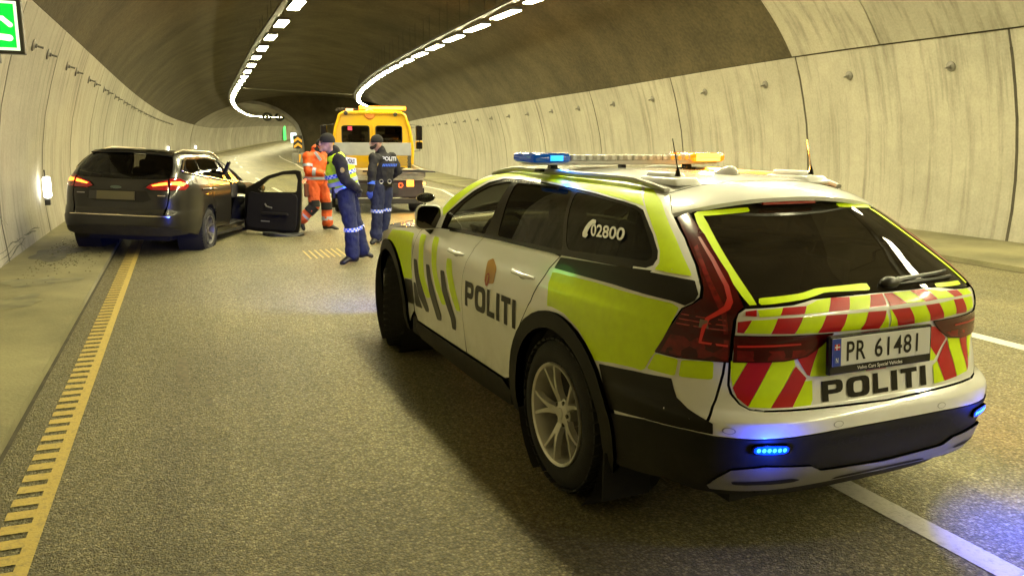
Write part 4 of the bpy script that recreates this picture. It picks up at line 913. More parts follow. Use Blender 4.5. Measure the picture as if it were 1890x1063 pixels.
# ---- tail
gl_ = [(.38, 1.3636), (.3372, 1.2506), (.3073, 1.1455), (.290, 1.060)]
gate_top = [(.2892, 1.046), (.2676, 1.0495), (.2043, 1.058), (.1614, 1.0721), (.083, 1.0737), (0, 1.0742)]
gate_l = [(.3010, 1.03), (.3046, 1.0062), (.3065, .9445), (.309, .8565), (.3115, .796), (.3115, .7586), (.307, .729), (.2935, .6927), (.2785, .6751), (.2548, .6702), (.1599, .6676), (0, .6605)]
M2 = lambda pts: [(-a, b) for a, b in pts]
full = lambda half: half+[(-a, b) for a, b in reversed(half) if abs(a) > 1e-6]
gate = full(list(reversed(gate_top)))  # centre -> left ... mirrored later
half = list(reversed(gate_l))+[(.2892, 1.046)]+gate_top[1:]
outl = half+[(-a, b) for a, b in reversed(half) if abs(a) > 1e-6]
SK('tailgate', outl, M_WP, du=.03, dz=.0125, th=.02)
gh = [(0, 1.078), (.083, 1.0775), (.1614, 1.076), (.2043, 1.062), (.2676, 1.0535), (.287, 1.052), (.305, 1.1455), (.335, 1.2506), (.3755, 1.3636), (.298, 1.383), (.135, 1.402), (0, 1.404)]
SK('rear_window', gh+[(-a, b) for a, b in reversed(gh) if a > 1e-6], M_GR, du=.04, dz=.03, off=-.002, th=.006)
hb = [(.0, .585), (.1257, .5855), (.2725, .575), (.3377, .575), (.378, .578), (.4562, .568), (.53, .535), (.535, .555), (.50, .571), (.4562, .588), (.40, .602), (.348, .614), (.3318, .70), (.3205, .80), (.3185, .842), (.3145, .842), (.3160, .7586), (.3115, .726), (.2965, .689), (.280, .6705), (.2548, .6655), (.1599, .6625), (.0, .6555)]
SK('rear_bumper', hb+[(-a, b) for a, b in reversed(hb) if a > 1e-6], M_WP, du=.03, dz=.0125, th=.02)
lb_ = [(0, .402), (.146, .416), (.17, .446), (.25, .459), (.306, .4405), (.328, .39), (.34, .36), (.43, .33), (.52, .30), (.56, .31), (.575, .40), (.57, .48), (.545, .53), (.4562, .565), (.378, .575), (.3377, .572), (.2725, .572), (.1257, .5825), (0, .582)]
SK('lower_bumper', lb_+[(-a, b) for a, b in reversed(lb_) if a > 1e-6], M_CLAD, du=.03, dz=.02, th=.03, off=.004)
sk_ = [(0, .355), (.05, .357), (.16, .355), (.2868, .345), (.336, .343), (.341, .358), (.328, .3966), (.306, .4425), (.2524, .462), (.17, .449), (.148, .4203), (0, .405)]
SK('skid_plate', sk_+[(-a, b) for a, b in reversed(sk_) if a > 1e-6], M_SILV, du=.03, dz=.02, th=.05, off=.016)
SK('skid_slot', rnd([(.30, .375), (.20, .382), (.185, .392), (.205, .404), (.305, .392)], .2, 2), M_CLAD, off=.018, th=0); SK('skid_slot', rnd([(.30, .375), (.20, .382), (.185, .392), (.205, .404), (.305, .392)], .2, 2), M_CLAD, off=.018, th=0, mirror=True)
SK('skid_slot', rnd([(.12, .362), (-.12, .362), (-.105, .376), (.105, .376)], .2, 2), M_CLAD, off=.018, th=0)
SK('bumper_valance', [(-.36, .30), (-.2, .28), (0, .275), (.2, .28), (.36, .30), (.45, .33), (.3, .37), (0, .37), (-.3, .37), (-.45, .33)], M_CLAD, off=-.02, du=.04)
for a, b in ((.3147, .602), (.1233, .607), (-.1233, .607), (-.3147, .602)):
    SK('parking_sensor', [(a+.011*math.cos(k_*.524), b+.013*math.sin(k_*.524)) for k_ in range(12)], MATS['recess_shade'], off=.001, th=0); SK('parking_sensor', [(a+.0088*math.cos(k_*.524), b+.0105*math.sin(k_*.524)) for k_ in range(12)], M_WP, off=.0018, th=0)
# raised model name pressed into the cladding
text_on('bumper_lettering', 'CROSS COUNTRY', lambda a, b: PZ(.15-.315*a, .522-.002*a+.024*b, .0062), mat('cladding_raised', (.021, .020, .016), .5, spec=.22), POL, .0, 1.35)
# chevron foils
for k_ in FE:
    if len(k_) in (3, 4) and k_[0] in 'yr' and k_[1] in 'ABCDEFGPST' and k_ != 'rail' and all(FE[k_]):
        pts = [(a, b) for a, b in FE[k_]]
        on_glass = k_[1:] in ('SL', 'ST', 'TR', 'SR', 'BL', 'BR')
        skin_patch('yellow_chevron' if k_[0] == 'y' else 'red_chevron', PZ, rnd(pts, .1, 1) if on_glass else pts, M_FY if k_[0] == 'y' else M_RED, POL, off=.0022 if k_[1] != 'P' else .0026, th=0, du=.03, dz=.0125)
srp = [(-.3755+.012, 1.355), (-.3755-.0+.001, 1.345), (-.3372+.004, 1.2506), (-.3073+.004, 1.1455), (-.292+.006, 1.066), (-.273, 1.066), (-.288, 1.1455), (-.320, 1.2506), (-.355, 1.35)]
skin_patch('yellow_chevron', PZ, srp, M_FY, POL, off=.0022, th=0, du=.03, dz=.02)
# white divider lines of the tailgate pressing
lay_word('POLITI', FE['politi'], M_BKF, .003, 1, gap=.18)
# tail lamps
for mir in (False, True):
    LP = [(.418, 1.3432), (.387, 1.362), (.3465, 1.2841), (.3093, 1.161), (.2925, 1.054), (.3030, 1.036), (.3106, 1.0062), (.3135, .9442), (.3148, .8455), (.3595, .8455), (.4016, .8406), (.4436, .8462), (.417, .9456), (.3935, 1.0266), (.3735, 1.0505), (.3593, 1.0728), (.3573, 1.1069), (.3662, 1.1798), (.3902, 1.2681)]
    SK('tail_lamp', LP, M_LENS, mirror=mir, off=.006, th=.02, du=.02, dz=.03)
    SK('tail_lamp_inner', [(a*1., b) for a, b in ((.3085, .9475), (.24, .9475), (.125, .944), (.148, .90), (.178, .862), (.22, .8495), (.308, .846))], M_LENS, mirror=mir, off=.006, th=.012, du=.03, dz=.02)
    dec('light_guide', 'led_bar', M_LED_R, off=.0075, r=.05, mirror=mir); dec('light_guide', 'led_in', M_LED_R, off=.0075, r=0, mirror=mir)
    for i in range(3):
        z = .965+.018*i; SK('reflex_rib', [(.322, z), (.405-.004*i, z+.004), (.405-.004*i, z+.008), (.322, z+.004)], M_LENS2, mirror=mir, off=.0073, th=0)
    SK('lamp_lower_lens', [(.3165, .853), (.3595, .853), (.4016, .849), (.432, .853), (.415, .925), (.3165, .93)], mat('lamp_red_mid', (.16, .004, .003), .2, coat=.3, spec=.3, var=.5, vs=30), mirror=mir, off=.0066, th=0)
    SK('lamp_edge_lens', [(.325, .952), (.330, 1.03), (.336, 1.05), (.352, 1.13), (.374, 1.24), (.366, 1.25), (.342, 1.13), (.322, 1.045), (.318, .952)], MATS['lamp_red_mid'], mirror=mir, off=.0068, th=0)
    SK('lamp_lower_lens', [(.302, .853), (.22, .856), (.185, .866), (.165, .89), (.302, .893)], MATS['lamp_red_mid'], mirror=mir, off=.0066, th=0)
    SK('reverse_lamp', [(.350, .968), (.366, .968), (.364, .998), (.352, .998)], mat('reverse_lens', (.16, .09, .06), .15, coat=1), mirror=mir, off=.0075, th=0)
# number plate in its black frame
pc = [Vector(PZ(u, z, .0)) for u, z in ((.155, .935),)][0]
pe = empty('number_plate', (-.048, -1.078, .867)); pe.parent = POL; pe.rotation_euler = (math.radians(-4), 0, 0)
s = MB(); s.box((0, -.006, 0), (.545, .022, .152)); s.build('plate_frame', M_BLACK, pe, bevel=.006)
s = MB(); s.box((0, -.0185, .012), (.52, .004, .108)); s.build('plate_face', mat('plate_white', (.62, .62, .58), .35), pe, bevel=.002)
s = MB(); s.box((-.24, -.021, .012), (.04, .002, .106)); s.build('plate_band', mat('plate_blue', (.01, .04, .32), .35), pe)
s = MB(); s.box((-.24, -.0226, .033), (.026, .001, .022)); s.build('flag_red', M_RED, pe)
s = MB(); s.box((-.2435, -.0234, .033), (.0045, .001, .022)); s.box((-.24, -.0234, .033), (.026, .0012, .0045)); s.build('flag_cross', MATS['white_foil'], pe)
text_on('plate_lettering', 'N', lambda a, b: (-.246+.012*a, -.0228, -.028+.02*b), MATS['white_foil'], pe, .01)
text_on('plate_lettering', 'PR', lambda a, b: (-.190+.098*a, -.0215, -.026+.076*b), M_BKF, pe, .012, 1.1)
text_on('plate_lettering', '61481', lambda a, b: (-.045+.235*a, -.0215, -.026+.076*b), M_BKF, pe, .012, 1.1)
text_on('plate_lettering', 'Volvo Cars Special Vehicles', lambda a, b: (-.13+.24*a, -.0178, -.069+.018*b), MATS['white_foil'], pe, .004)
# roof, windscreen, bonnet
redge = table([(-.30, .495), (-.22, .512), (-.05, .523), (.19, .519), (.55, .518), (.99, .518), (1.24, .51), (1.48, .518), (1.59, .553), (1.66, .585), (1.78, .647), (1.96, .727), (2.02, .765), (2.1, .80), (2.26, .845)])
rz_ = table([(-.30, 1.432), (-.22, 1.444), (-.05, 1.449), (.99, 1.449), (1.48, 1.448), (1.59, 1.434), (1.66, 1.416), (1.78, 1.362), (1.96, 1.262), (2.02, 1.19), (2.1, 1.12), (2.26, 1.045)])
def top_grid(name, rows, m_, n=18, parent=POL):
    """rows: (edge half width, edge y, edge z, centre dy, centre dz)"""
    V = []; F = []
    for xe, y, z, dy, dz in rows:
        for i in range(n+1):
            t = -1+2*i/n; k_ = (1-t*t); kk = 1-abs(t)**2.6; V.append((xe*t, y+dy*k_, z+dz*kk))
    for j in range(len(rows)-1):
        for i in range(n): a = j*(n+1)+i; F.append((a, a+1, a+n+2, a+n+1))
    return obj(name, V, F, m_, parent, True)
rows = [(redge(y), y, rz_(y), 0 if y < 1.3 else .10*(y-1.3)/.2, .052-.012*max(0, -y)*2) for y in [-.28+.11*i for i in range(17)]]
top_grid('roof_panel', rows, M_WP)
r0 = rows[-1]
wr = [(redge(y)-.004, y, rz_(y)-.004, .10+.22*(y-1.48)/.78, .048) for y in (1.485, 1.55, 1.62, 1.7, 1.8, 1.9, 2.0, 2.1, 2.18, 2.26)]
top_grid('windscreen', wr, M_GF)
top_grid('bonnet', [(.843, 2.262, 1.036, .33, .03), (.84, 2.5, 1.012, .22, .045), (.83, 2.9, .985, .12, .05), (.80, 3.3, .945, .08, .05), (.74, 3.55, .88, .06, .04), (.66, 3.72, .78, .05, .02)], mat('bonnet_dark_reflection', (.05, .05, .035), .25, coat=1))  # dark reflection on the bonnet painted into its base colour
V = []; F = []; nn_ = 24
for z, w_, y_ in ((.22, .78, 3.62), (.35, .84, 3.70), (.55, .85, 3.74), (.72, .80, 3.74), (.80, .72, 3.68)):
    for i in range(nn_+1):
        a = math.pi*i/nn_; cx, cy = math.cos(a), math.sin(a); V.append((-w_*abs(cx)**.5*(1 if cx > 0 else -1), 3.3+(y_-3.3)*abs(cy)**.5, z))
for j in range(4):
    for i in range(nn_): a = j*(nn_+1)+i; F.append((a, a+1, a+nn_+2, a+nn_+1))
obj('front_bumper', V, F, M_WP, POL, True)
# roof spoiler: overhang above the rear window
sp_top = []; sp_bot = []; n = 24
V = []; F = []
def sp_edge(t):   # trailing edge, t -1..1
    a = abs(t); return Vector((-t*.585, -.495+.075*a**3.2, 1.418-.062*a**2.4))
for i in range(n+1):
    t = -1+2*i/n; a = abs(t)
    p0 = Vector((-t*.497, -.28, 1.432+.047*(1-a**2.6)))
    p0.x = -t*(.497)
    p3 = sp_edge(t); p1 = p0.lerp(p3, .45)+Vector((0, 0, .012)); p2 = p0.lerp(p3, .85)+Vector((0, 0, .010))
    p4 = p3-Vector((0, -.004, .018)); p5 = p3-Vector((0, -.05, .030)); p6 = p3+Vector((0, .14, -.01))
    V += [p0, p1, p2, p3, p4, p5, p6]
for i in range(n):
    for j in range(6): a = i*7+j; F.append((a, a+7, a+8, a+1))
o = obj('roof_spoiler', V, F, M_WP, POL, True); mesh_fix(o); o.data.set_sharp_from_angle(angle=.7)
# side fillets between spoiler and quarter panel
for sg in (-1, 1):
    P_ = [PZ(-sg*.462, 1.435), PZ(-sg*.447, 1.40), PZ(-sg*.43, 1.352), PZ(-sg*.4226, 1.343)]; e0 = sp_edge(-sg*1.); r0_ = Vector((sg*.497, -.28, 1.432))
    V = [r0_, P_[0], P_[1], P_[2], e0, e0-Vector((0, 0, .02))]; o = obj('spoiler_fillet', V, [(0, 1, 4), (1, 2, 4), (2, 3, 4), (3, 5, 4)], M_WP, POL, True)
s = MB(); s.box((0, -.482, 1.392), (.30, .012, .012)); s.build('high_brake_lamp', M_LENS2, POL)
# roof rails
for sg in (-1, 1):
    s = MB(); pts = []; rad = []
    for i in range(25):
        y = -.27+(1.60+.27)*i/24; t = i/24; lift = .026*min(1, 7*min(t, 1-t)); pts.append((sg*(redge(y)+.008), y, rz_(y)+.006+lift)); rad.append((.017, .012+.004*min(1, 8*min(t, 1-t))))
    s.tube(pts, rad, 8); s.build('roof_rail', M_SILV, POL, True)
    s = MB(); V = []
    # antenna plinth
    c = Vector((sg*.385, -.10, 1.478)); 
    s.box(c, (.15, .34, .035), taper=.18); s.box(c+Vector((0, .03, .025)), (.10, .22, .03), taper=.2); s.build('antenna_plinth', M_WP, POL, bevel=.012, seg=3, smooth=True)
    s = MB(); b = Vector((sg*.40, -.19, 1.50)); s.tube([b, b+Vector((0, .0, .02)), b+Vector((0, .004, .04))], [.014, .010, .005], 8)
    s.tube([b+Vector((0, .0, .03)), b+Vector((sg*.005+.004, .05, .17))], [.0035, .0025], 6); s.build('antenna', M_BLACK, POL, True)
s = MB(); c = Vector((0.0, -.02, 1.492)); V = []; F = []
for j in range(9):
    t = j/8; y = c.y+.10-.2*t; w_ = .032*math.sin(math.pi*min(1, t*.8+.12))**.6; h = .052*math.sin(min(math.pi/2, t*1.9))*(1 if t < .85 else (1-t)/.15*.6+.4)
    for i in range(9): a = math.pi*i/8; V.append((c.x+w_*math.cos(a), y, c.z+h*math.sin(a)))
for j in range(8):
    for i in range(8): a = j*9+i; F.append((a, a+1, a+10, a+9))
F.append(tuple(range(72, 81)))
o = obj('shark_fin', V, F, M_WP, POL, True); mesh_fix(o)
# light bar
LB = empty('light_bar', (0, .94, 1.53)); LB.parent = POL
M_BLU = mat('blue_lens', (.002, .03, .12), .12, coat=.6, emit=(.0, .11, .5), es=.22); M_BLIT = mat('blue_lit', (.1, .5, 1), .3, emit=(.0, .34, 1.), es=1.5)
M_AL = mat('amber_lens', (.55, .22, .02), .15, coat=1., emit=(1., .19, .0), es=1.15); M_ALIT = mat('amber_lit', (1, .5, .05), .3, emit=(1., .50, .09), es=1.9)
def barseg(name, x0, x1, m_, y0=-.14, y1=.14, z0=.0, z1=.062, parent=None, bev=.02, endr=0):
    s = MB(); s.box(((x0+x1)/2, (y0+y1)/2, (z0+z1)/2), (x1-x0, y1-y0, z1-z0)); return s.build(name, m_, LB if parent is None else parent, bevel=bev, seg=4, smooth=True)
barseg('bar_base', -.62, .62, M_SILV, -.11, .11, -.012, .012, bev=.005)
o = barseg('blue_dome', -.665, -.415, M_BLU, z0=0, z1=.056, bev=.026); barseg('blue_led', -.555, -.475, M_BLIT, -.144, -.139, .012, .042, bev=.002)
barseg('amber_dome', .42, .665, M_AL, z0=0, z1=.056, bev=.026); barseg('amber_led', .440, .615, M_ALIT, -.147, -.139, .006, .050, bev=.002)
M_CT = mat('clear_tray', (.30, .29, .25), .25, coat=1, var=.3, vs=60)
for i in range(8): x = -.412+.1035*i; barseg('lens_cell', x, x+.100, M_CT, -.12, .12, .010, .045, bev=.006)
for i in range(16):
    x = -.39+.0515*i; s = MB(); s.lathe([(0, -.002), (.012, -.003), (.014, .0)], c=(x, -.1215, .028), ax='y', n=10); s.build('reflector', M_CLR if x < .25 else mat('amber_spill_glow', (.5, .28, .05), .2, coat=1., emit=(1., .25, .0), es=.4), LB, True)  # amber lamp's spill painted on the nearest reflectors as tint and glow
for x in (-.47, 0, .47): s = MB(); s.box((x, 0, -.028), (.05 if x else .035, .06, .04), taper=.2); s.build('mounting_foot', M_BLACK, LB, bevel=.006)
s = MB(); s.box((-.5, .0, -.045), (.14, .08, .018)); s.box((.5, .0, -.045), (.14, .08, .018)); s.build('mounting_clamp', M_BLACK, LB, bevel=.006)
def lamp_light(kind, name, parent, loc, rot, energy, col, size=.1, sy=.05, spot=None):
    l = bpy.data.lights.new(name, kind); l.energy = energy; l.color = col
    if kind == 'AREA': l.shape = 'RECTANGLE'; l.size = size; l.size_y = sy; l.spread = math.radians(spot or 150)
    else: l.shadow_soft_size = size
    o_ = bpy.data.objects.new(name, l); COL.objects.link(o_); o_.parent = parent; o_.location = loc; o_.rotation_euler = rot; return o_
lamp_light('AREA', 'amber_beacon_light', LB, (.53, -.16, .045), (math.radians(-60), 0, 0), 70, (1, .34, .02), .14, .045, 170)
lamp_light('AREA', 'blue_beacon_light', LB, (-.52, -.16, .03), (math.radians(-82), 0, 0), .5, (.0, .25, 1), .09, .03)
lamp_light('AREA', 'blue_front_light', POL, (-.62, 3.86, .62), (math.radians(82), 0, math.radians(6)), 38, (.03, .09, 1), .12, .05, 110)
# flush flashers in the rear bumper
M_BF = mat('flasher_blue', (.05, .3, 1), .2, emit=(.02, .17, 1.), es=6)
for sg in (-1, 1):
    u0 = sg*.247; z = .534
    SK('flasher_base', rnd([(u0+.031, z-.021), (u0-.031, z-.021), (u0-.031, z+.021), (u0+.031, z+.021)], .3, 2), M_BLACK, off=.014, th=.012)
    for i in range(6):
        c = u0-.021+.0084*i; SK('flasher_led', [(c+.0034*math.cos(k_*.785), z+.009*math.sin(k_*.785)) for k_ in range(8)], M_BF, off=.0165, th=0)
    SK('flasher_lens', rnd([(u0+.028, z-.017), (u0-.028, z-.017), (u0-.028, z+.017), (u0+.028, z+.017)], .3, 2), mat('flasher_glow', (.0, .05, .5), .2, emit=(.0, .055, 1.), es=1.6), off=.0152, th=0)
    p = PZ(u0, z, .05); nn2 = nrm(PZ, u0, z)
    ang = math.atan2(nn2.x, -nn2.y)
    lamp_light('POINT', 'flasher_light', POL, PZ(u0, z-.005, .06), (0, 0, 0), 3 if sg > 0 else .6, (.01, .05, 1), .012)
lamp_light('AREA', 'flasher_beam', POL, PZ(-.27, .52, .05), (math.radians(-42), 0, math.radians(38)), 17, (.01, .05, 1), .06, .03, 130)
# wiper
s = MB(); hub = PZ(-.045, 1.105, .02); s.ball(hub, (.05, .03, .025), 14, 8)
pts = [PZ(-.045+(-.0), 1.105, .03), PZ(-.075, 1.115, .036), PZ(-.12, 1.118, .034), PZ(-.19, 1.121, .028), PZ(-.232, 1.124, .024)]
s.tube(pts, [(.016, .014), (.018, .012), (.014, .009), (.011, .008), (.007, .006)], 8)
pts = [PZ(-.06-.175*i/6, 1.098+.004*i/6, .010) for i in range(7)]; s.tube(pts, [.008]*7, 6)
s.build('rear_wiper', mat('wiper_black', (.03, .028, .025), .4), POL, True)
# door mirrors with the extra wide-angle mirror above
for sg in (-1, 1):
    c = Vector((sg*.885, 1.98, 1.128))
    E_ = empty('door_mirror', c); E_.parent = POL
    prof = rnd([(-.105, -.085), (.10, -.09), (.105, .09), (-.085, .098)], .3, 4)
    s = MB(); s.prism(prof, lambda a, b: (a, .0, b), lambda a, b: (a*.62, .13, b*.66)); s.build('mirror_shell', M_WP, E_, True, bevel=.02, seg=4)
    s = MB(); s.prism([(a*.86-.002, b*.84) for a, b in prof], lambda a, b: (a, -.003, b), lambda a, b: (a, .01, b)); s.build('mirror_glass', mat('mirror_face', (.10, .09, .07), .04, 1.), E_)
    s = MB(); s.tube([(-sg*.02, .05, -.06), (-sg*.07, .06, -.12), (-sg*.10, .06, -.15)], [.045, .03, .028], 8); s.build('mirror_arm', M_CLAD, E_, True)
    s = MB(); s.lathe([(0, -.008), (.05, -.006), (.056, 0), (.03, .02), (0, .024)], c=(0, 0, 0), ax='y', n=18); V2 = [(v[0]*1.25-.02, v[1], v[2]*.62+.135) for v in s.v]; s.v = V2
    s.tube([(-.02, .02, .08), (-.02, .015, .125)], .01, 6); s.build('wide_angle_mirror', M_CHR, E_, True)
# wheels
def make_wheel(parent, c, steer=0, sg=-1, R_=.365, rim=.245, w_=.235, spokes=5, name='wheel', m_al=M_ALLOY):
    e = empty(name, c); e.parent = parent; e.rotation_euler = (0, 0, steer+(0 if sg < 0 else math.pi))
    # built facing -x
    s = MB(); h = w_/2
    s.lathe([(rim+.004, -h+.012), (rim+.03, -h-.002), (R_-.045, -h), (R_-.014, -h+.02), (R_, -h+.05), (R_, 0), (R_, h-.05), (R_-.014, h-.02), (R_-.05, h), (rim, h-.02)], ax='x', n=64)
    s.build('tyre', M_RUB, e, True)
    s = MB(); nb = 44
    for k_ in range(nb):
        a = 2*math.pi*k_/nb
        for x0, x1, ph in ((-h+.008, -h+.05, 0), (-h+.058, -.012, .5), (.012, h-.058, .2), (h-.05, h-.008, .7)):
            aa = a+ph*2*math.pi/nb; ww = 2*math.pi/nb*.36; V_ = []
            for rr_ in (R_-.004, R_+.005):
                for a2, x_ in ((aa-ww, x0), (aa-ww+.02, x1), (aa+ww+.02, x1), (aa+ww, x0)): V_.append((x_, rr_*math.sin(a2), rr_*math.cos(a2)))
            s.add(V_, [(0, 1, 2, 3), (7, 6, 5, 4), (0, 4, 5, 1), (1, 5, 6, 2), (2, 6, 7, 3), (3, 7, 4, 0)])
    s.build('tread_block', M_RUB, e, kind='stuff')
    s = MB(); s.lathe([(rim+.006, -h+.006), (rim+.004, -h-.004), (rim-.010, -h+.002), (rim-.020, -h+.03), (rim-.03, -.02), (rim-.02, h-.03), (rim, h-.02)], ax='x', n=64); s.build('rim', m_al, e, True)
    s = MB(); s.lathe([(0, .0), (.15, .0), (.16, .006), (.16, .02), (0, .02)], ax='x', n=32); s.build('brake_disc', M_DISC, e, True)
    s = MB(); s.lathe([(0, .03), (rim-.02, .03)], ax='x', n=32); s.build('wheel_back', M_IN, e, True)
    for k_ in range(spokes):
        s = MB(); a = 2*math.pi*k_/spokes+.35
        for d in (-1, 1):      # each spoke forks into two arms
            P0 = [(.045, d*.10), (.11, d*.10), (.17, d*.17), (rim-.008, d*.24)]
            V_ = []; nseg = len(P0)
            for i, (r_, da) in enumerate(P0):
                hw = (.017, .016, .0105, .010)[i]; aa = a+da
                cx, cz = r_*math.sin(aa), r_*math.cos(aa); tx, tz = math.cos(aa), -math.sin(aa); xf = (-h+.040, -h+.022, -h+.012, -h+.006)[i]
                for q, x_ in ((-1, xf+.03), (-.75, xf), (.75, xf), (1, xf+.03)): V_.append((x_, cx+tx*hw*q, cz+tz*hw*q))
            F_ = []
            for i in range(nseg-1):
                for q in range(3): F_.append((4*i+q, 4*i+q+1, 4*i+5+q, 4*i+4+q))
            s.add(V_, F_)
        s.build('spoke', m_al, e, False, fix=True)
    s = MB(); s.lathe([(0, -h+.026), (.025, -h+.026), (.03, -h+.032), (.055, -h+.036), (.075, -h+.045), (.075, .01)], ax='x', n=28); s.build('hub', m_al, e, True)
    s = MB()
    for k_ in range(5): a = 2*math.pi*(k_+.5)/5+.35; s.lathe([(0, -h+.034), (.011, -h+.034), (.011, -h+.06)], c=(0, .056*math.sin(a), .056*math.cos(a)), ax='x', n=8)
    s.build('wheel_nut', M_DARK, e)
    return e
for sg in (-1, 1):
    make_wheel(POL, (sg*(.915-.1175), 0, .367), 0, sg); make_wheel(POL, (sg*(.905-.1175), 2.941, .367), -.42, sg)
    s = MB(); s.box((sg*.80, -.47, .235), (.24, .012, .22)); s.build('mud_flap', M_RUB, POL, bevel=.004)
# underbody and cabin
s = MB(); s.box((0, 1.3, .30), (1.10, 4.3, .16)); s.box((0, 1.47, .30), (1.76, 1.86, .13)); s.box((0, .3, .42), (1.1, 2.6, .2)); s.build('underbody', M_IN, POL)
s = MB(); s.box((0, -.52, .48), (1.2, .8, .30)); s.box((0, -.38, .84), (1.20, .85, .05)); s.build('boot_floor', M_IN, POL)
s = MB(); s.box((0, 2.25, .93), (1.40, .42, .22)); s.box((-.36, 2.05, 1.02), (.36, .2, .1)); s.build('dashboard', M_SEAT, POL, bevel=.04)
s = MB(); pts = [(-.37+.17*math.cos(a*.3927), 1.86-.05*math.sin(a*.3927), .99+.17*math.sin(a*.3927)) for a in range(17)]; s.tube(pts, .014, 6); s.build('steering_wheel', M_BLACK, POL, True)
for x in (-.37, .37):
    s = MB(); s.box((x, 1.32, .62), (.46, .5, .2)); s.box((x, 1.02, .92), (.44, .14, .58), Matrix.Rotation(.22, 3, 'X')); s.box((x, .93, 1.25), (.24, .1, .18)); s.build('front_seat', M_SEAT, POL, bevel=.05, seg=3)
s = MB(); s.box((0, .35, .62), (1.2, .5, .2)); s.box((0, .08, .88), (1.2, .14, .5), Matrix.Rotation(.2, 3, 'X')); s.build('rear_bench', M_SEAT, POL, bevel=.04)
for sg in (-1, 1): s = MB(); s.box((sg*.80, 1.2, .72), (.05, 2.6, .62)); s.build('door_card', M_IN, POL, bevel=.02)
s = MB(); s.box((0, .62, 1.415), (.94, 1.75, .02)); s.build('headlining', mat('headlining', (.12, .11, .095), .9), POL)
# unseen tubes added under the roof shoulder so no light leaks round the rail
for sg in (-1, 1):
    s = MB(); s.tube([(sg*.49, -.26, 1.412), (sg*.495, .6, 1.418), (sg*.50, 1.0, 1.418), (sg*.50, 1.46, 1.412)], .032, 6); s.build('light_stop_tube', M_WP, POL)
# ---------------------------------------------------------------- the black estate with its front door open
PFD = make_skin(
 [(.15, .84), (.25, .87), (.35, .90), (.5, .925), (.65, .93), (.85, .93), (.95, .918), (1.0, .90), (1.05, .872), (1.1, .845), (1.2, .79), (1.3, .725), (1.38, .665), (1.42, .62), (1.45, .56), (1.47, .47)],
 [(.15, .92), (.25, 1.0), (.35, 1.05), (.45, 1.08), (.58, 1.085), (.64, 1.07), (.68, 1.045), (.8, 1.04), (.95, 1.01), (1.02, .985), (1.08, .95), (1.2, .85), (1.3, .755), (1.38, .67), (1.42, .62), (1.45, .57), (1.47, .52)],
 [(.15, 4.0), (.5, 4.2), (.7, 4.0), (.95, 3.9), (1.1, 4.4), (1.3, 4.8), (1.47, 4.6)],
 [(-1.3, 1.), (1.8, 1.0), (2.4, .99), (2.8, .97), (3.2, .92), (3.5, .82), (3.7, .6)])
def RZ(a): return Matrix.Rotation(a, 3, 'Z')
EST = empty('estate_car', (-3.0633, 9.8711, -.0235), 0, 'dark estate car stopped against the left wall with one front door wide open', 'car')
EST.rotation_mode = 'QUATERNION'
_a, _b, _c = -.322, .0447, -.0369
cr, sr, cp, sp = math.cos(_b), math.sin(_b), math.cos(_c), math.sin(_c)
EST.rotation_quaternion = (RZ(_a)@Matrix(((1, 0, 0), (0, cp, -sp), (0, sp, cp)))@Matrix(((cr, 0, sr), (0, 1, 0), (-sr, 0, cr)))).to_quaternion()
M_CAR = mat('black_paint', (.015, .013, .008), .28, coat=.45, spec=.3, var=.1, vs=4)
M_FG = glass('estate_glass', (.10, .09, .07), .9)
M_FGR = glass('estate_rear_glass', (.16, .15, .12), .8)
FK = lambda n_, o_, m_, **k: skin_patch(n_, PFD, o_, m_, EST, **k)
fdlo = [(1.98, 1.0), (2.05, 1.02), (2.25, 1.02), (2.16, 1.16), (2.057, 1.247), (1.95, 1.32), (1.779, 1.385), (1.55, 1.405), (1.316, 1.413), (.95, 1.410), (.748, 1.402), (.56, 1.392), (.475, 1.36), (.442, 1.30), (.405, 1.20), (.42, 1.178), (.50, 1.16), (.714, 1.123), (1.0, 1.095), (1.4, 1.065), (1.7, 1.04)]
def fbz(u):
    b = [(.42, 1.178), (.50, 1.16), (.714, 1.123), (1.0, 1.095), (1.4, 1.065), (1.7, 1.04), (1.98, 1.0), (2.4, .99)]
    for (a, za), (c, zc) in zip(b[:-1], b[1:]):
        if u <= c: return za+(zc-za)*(u-a)/(c-a)
    return .985
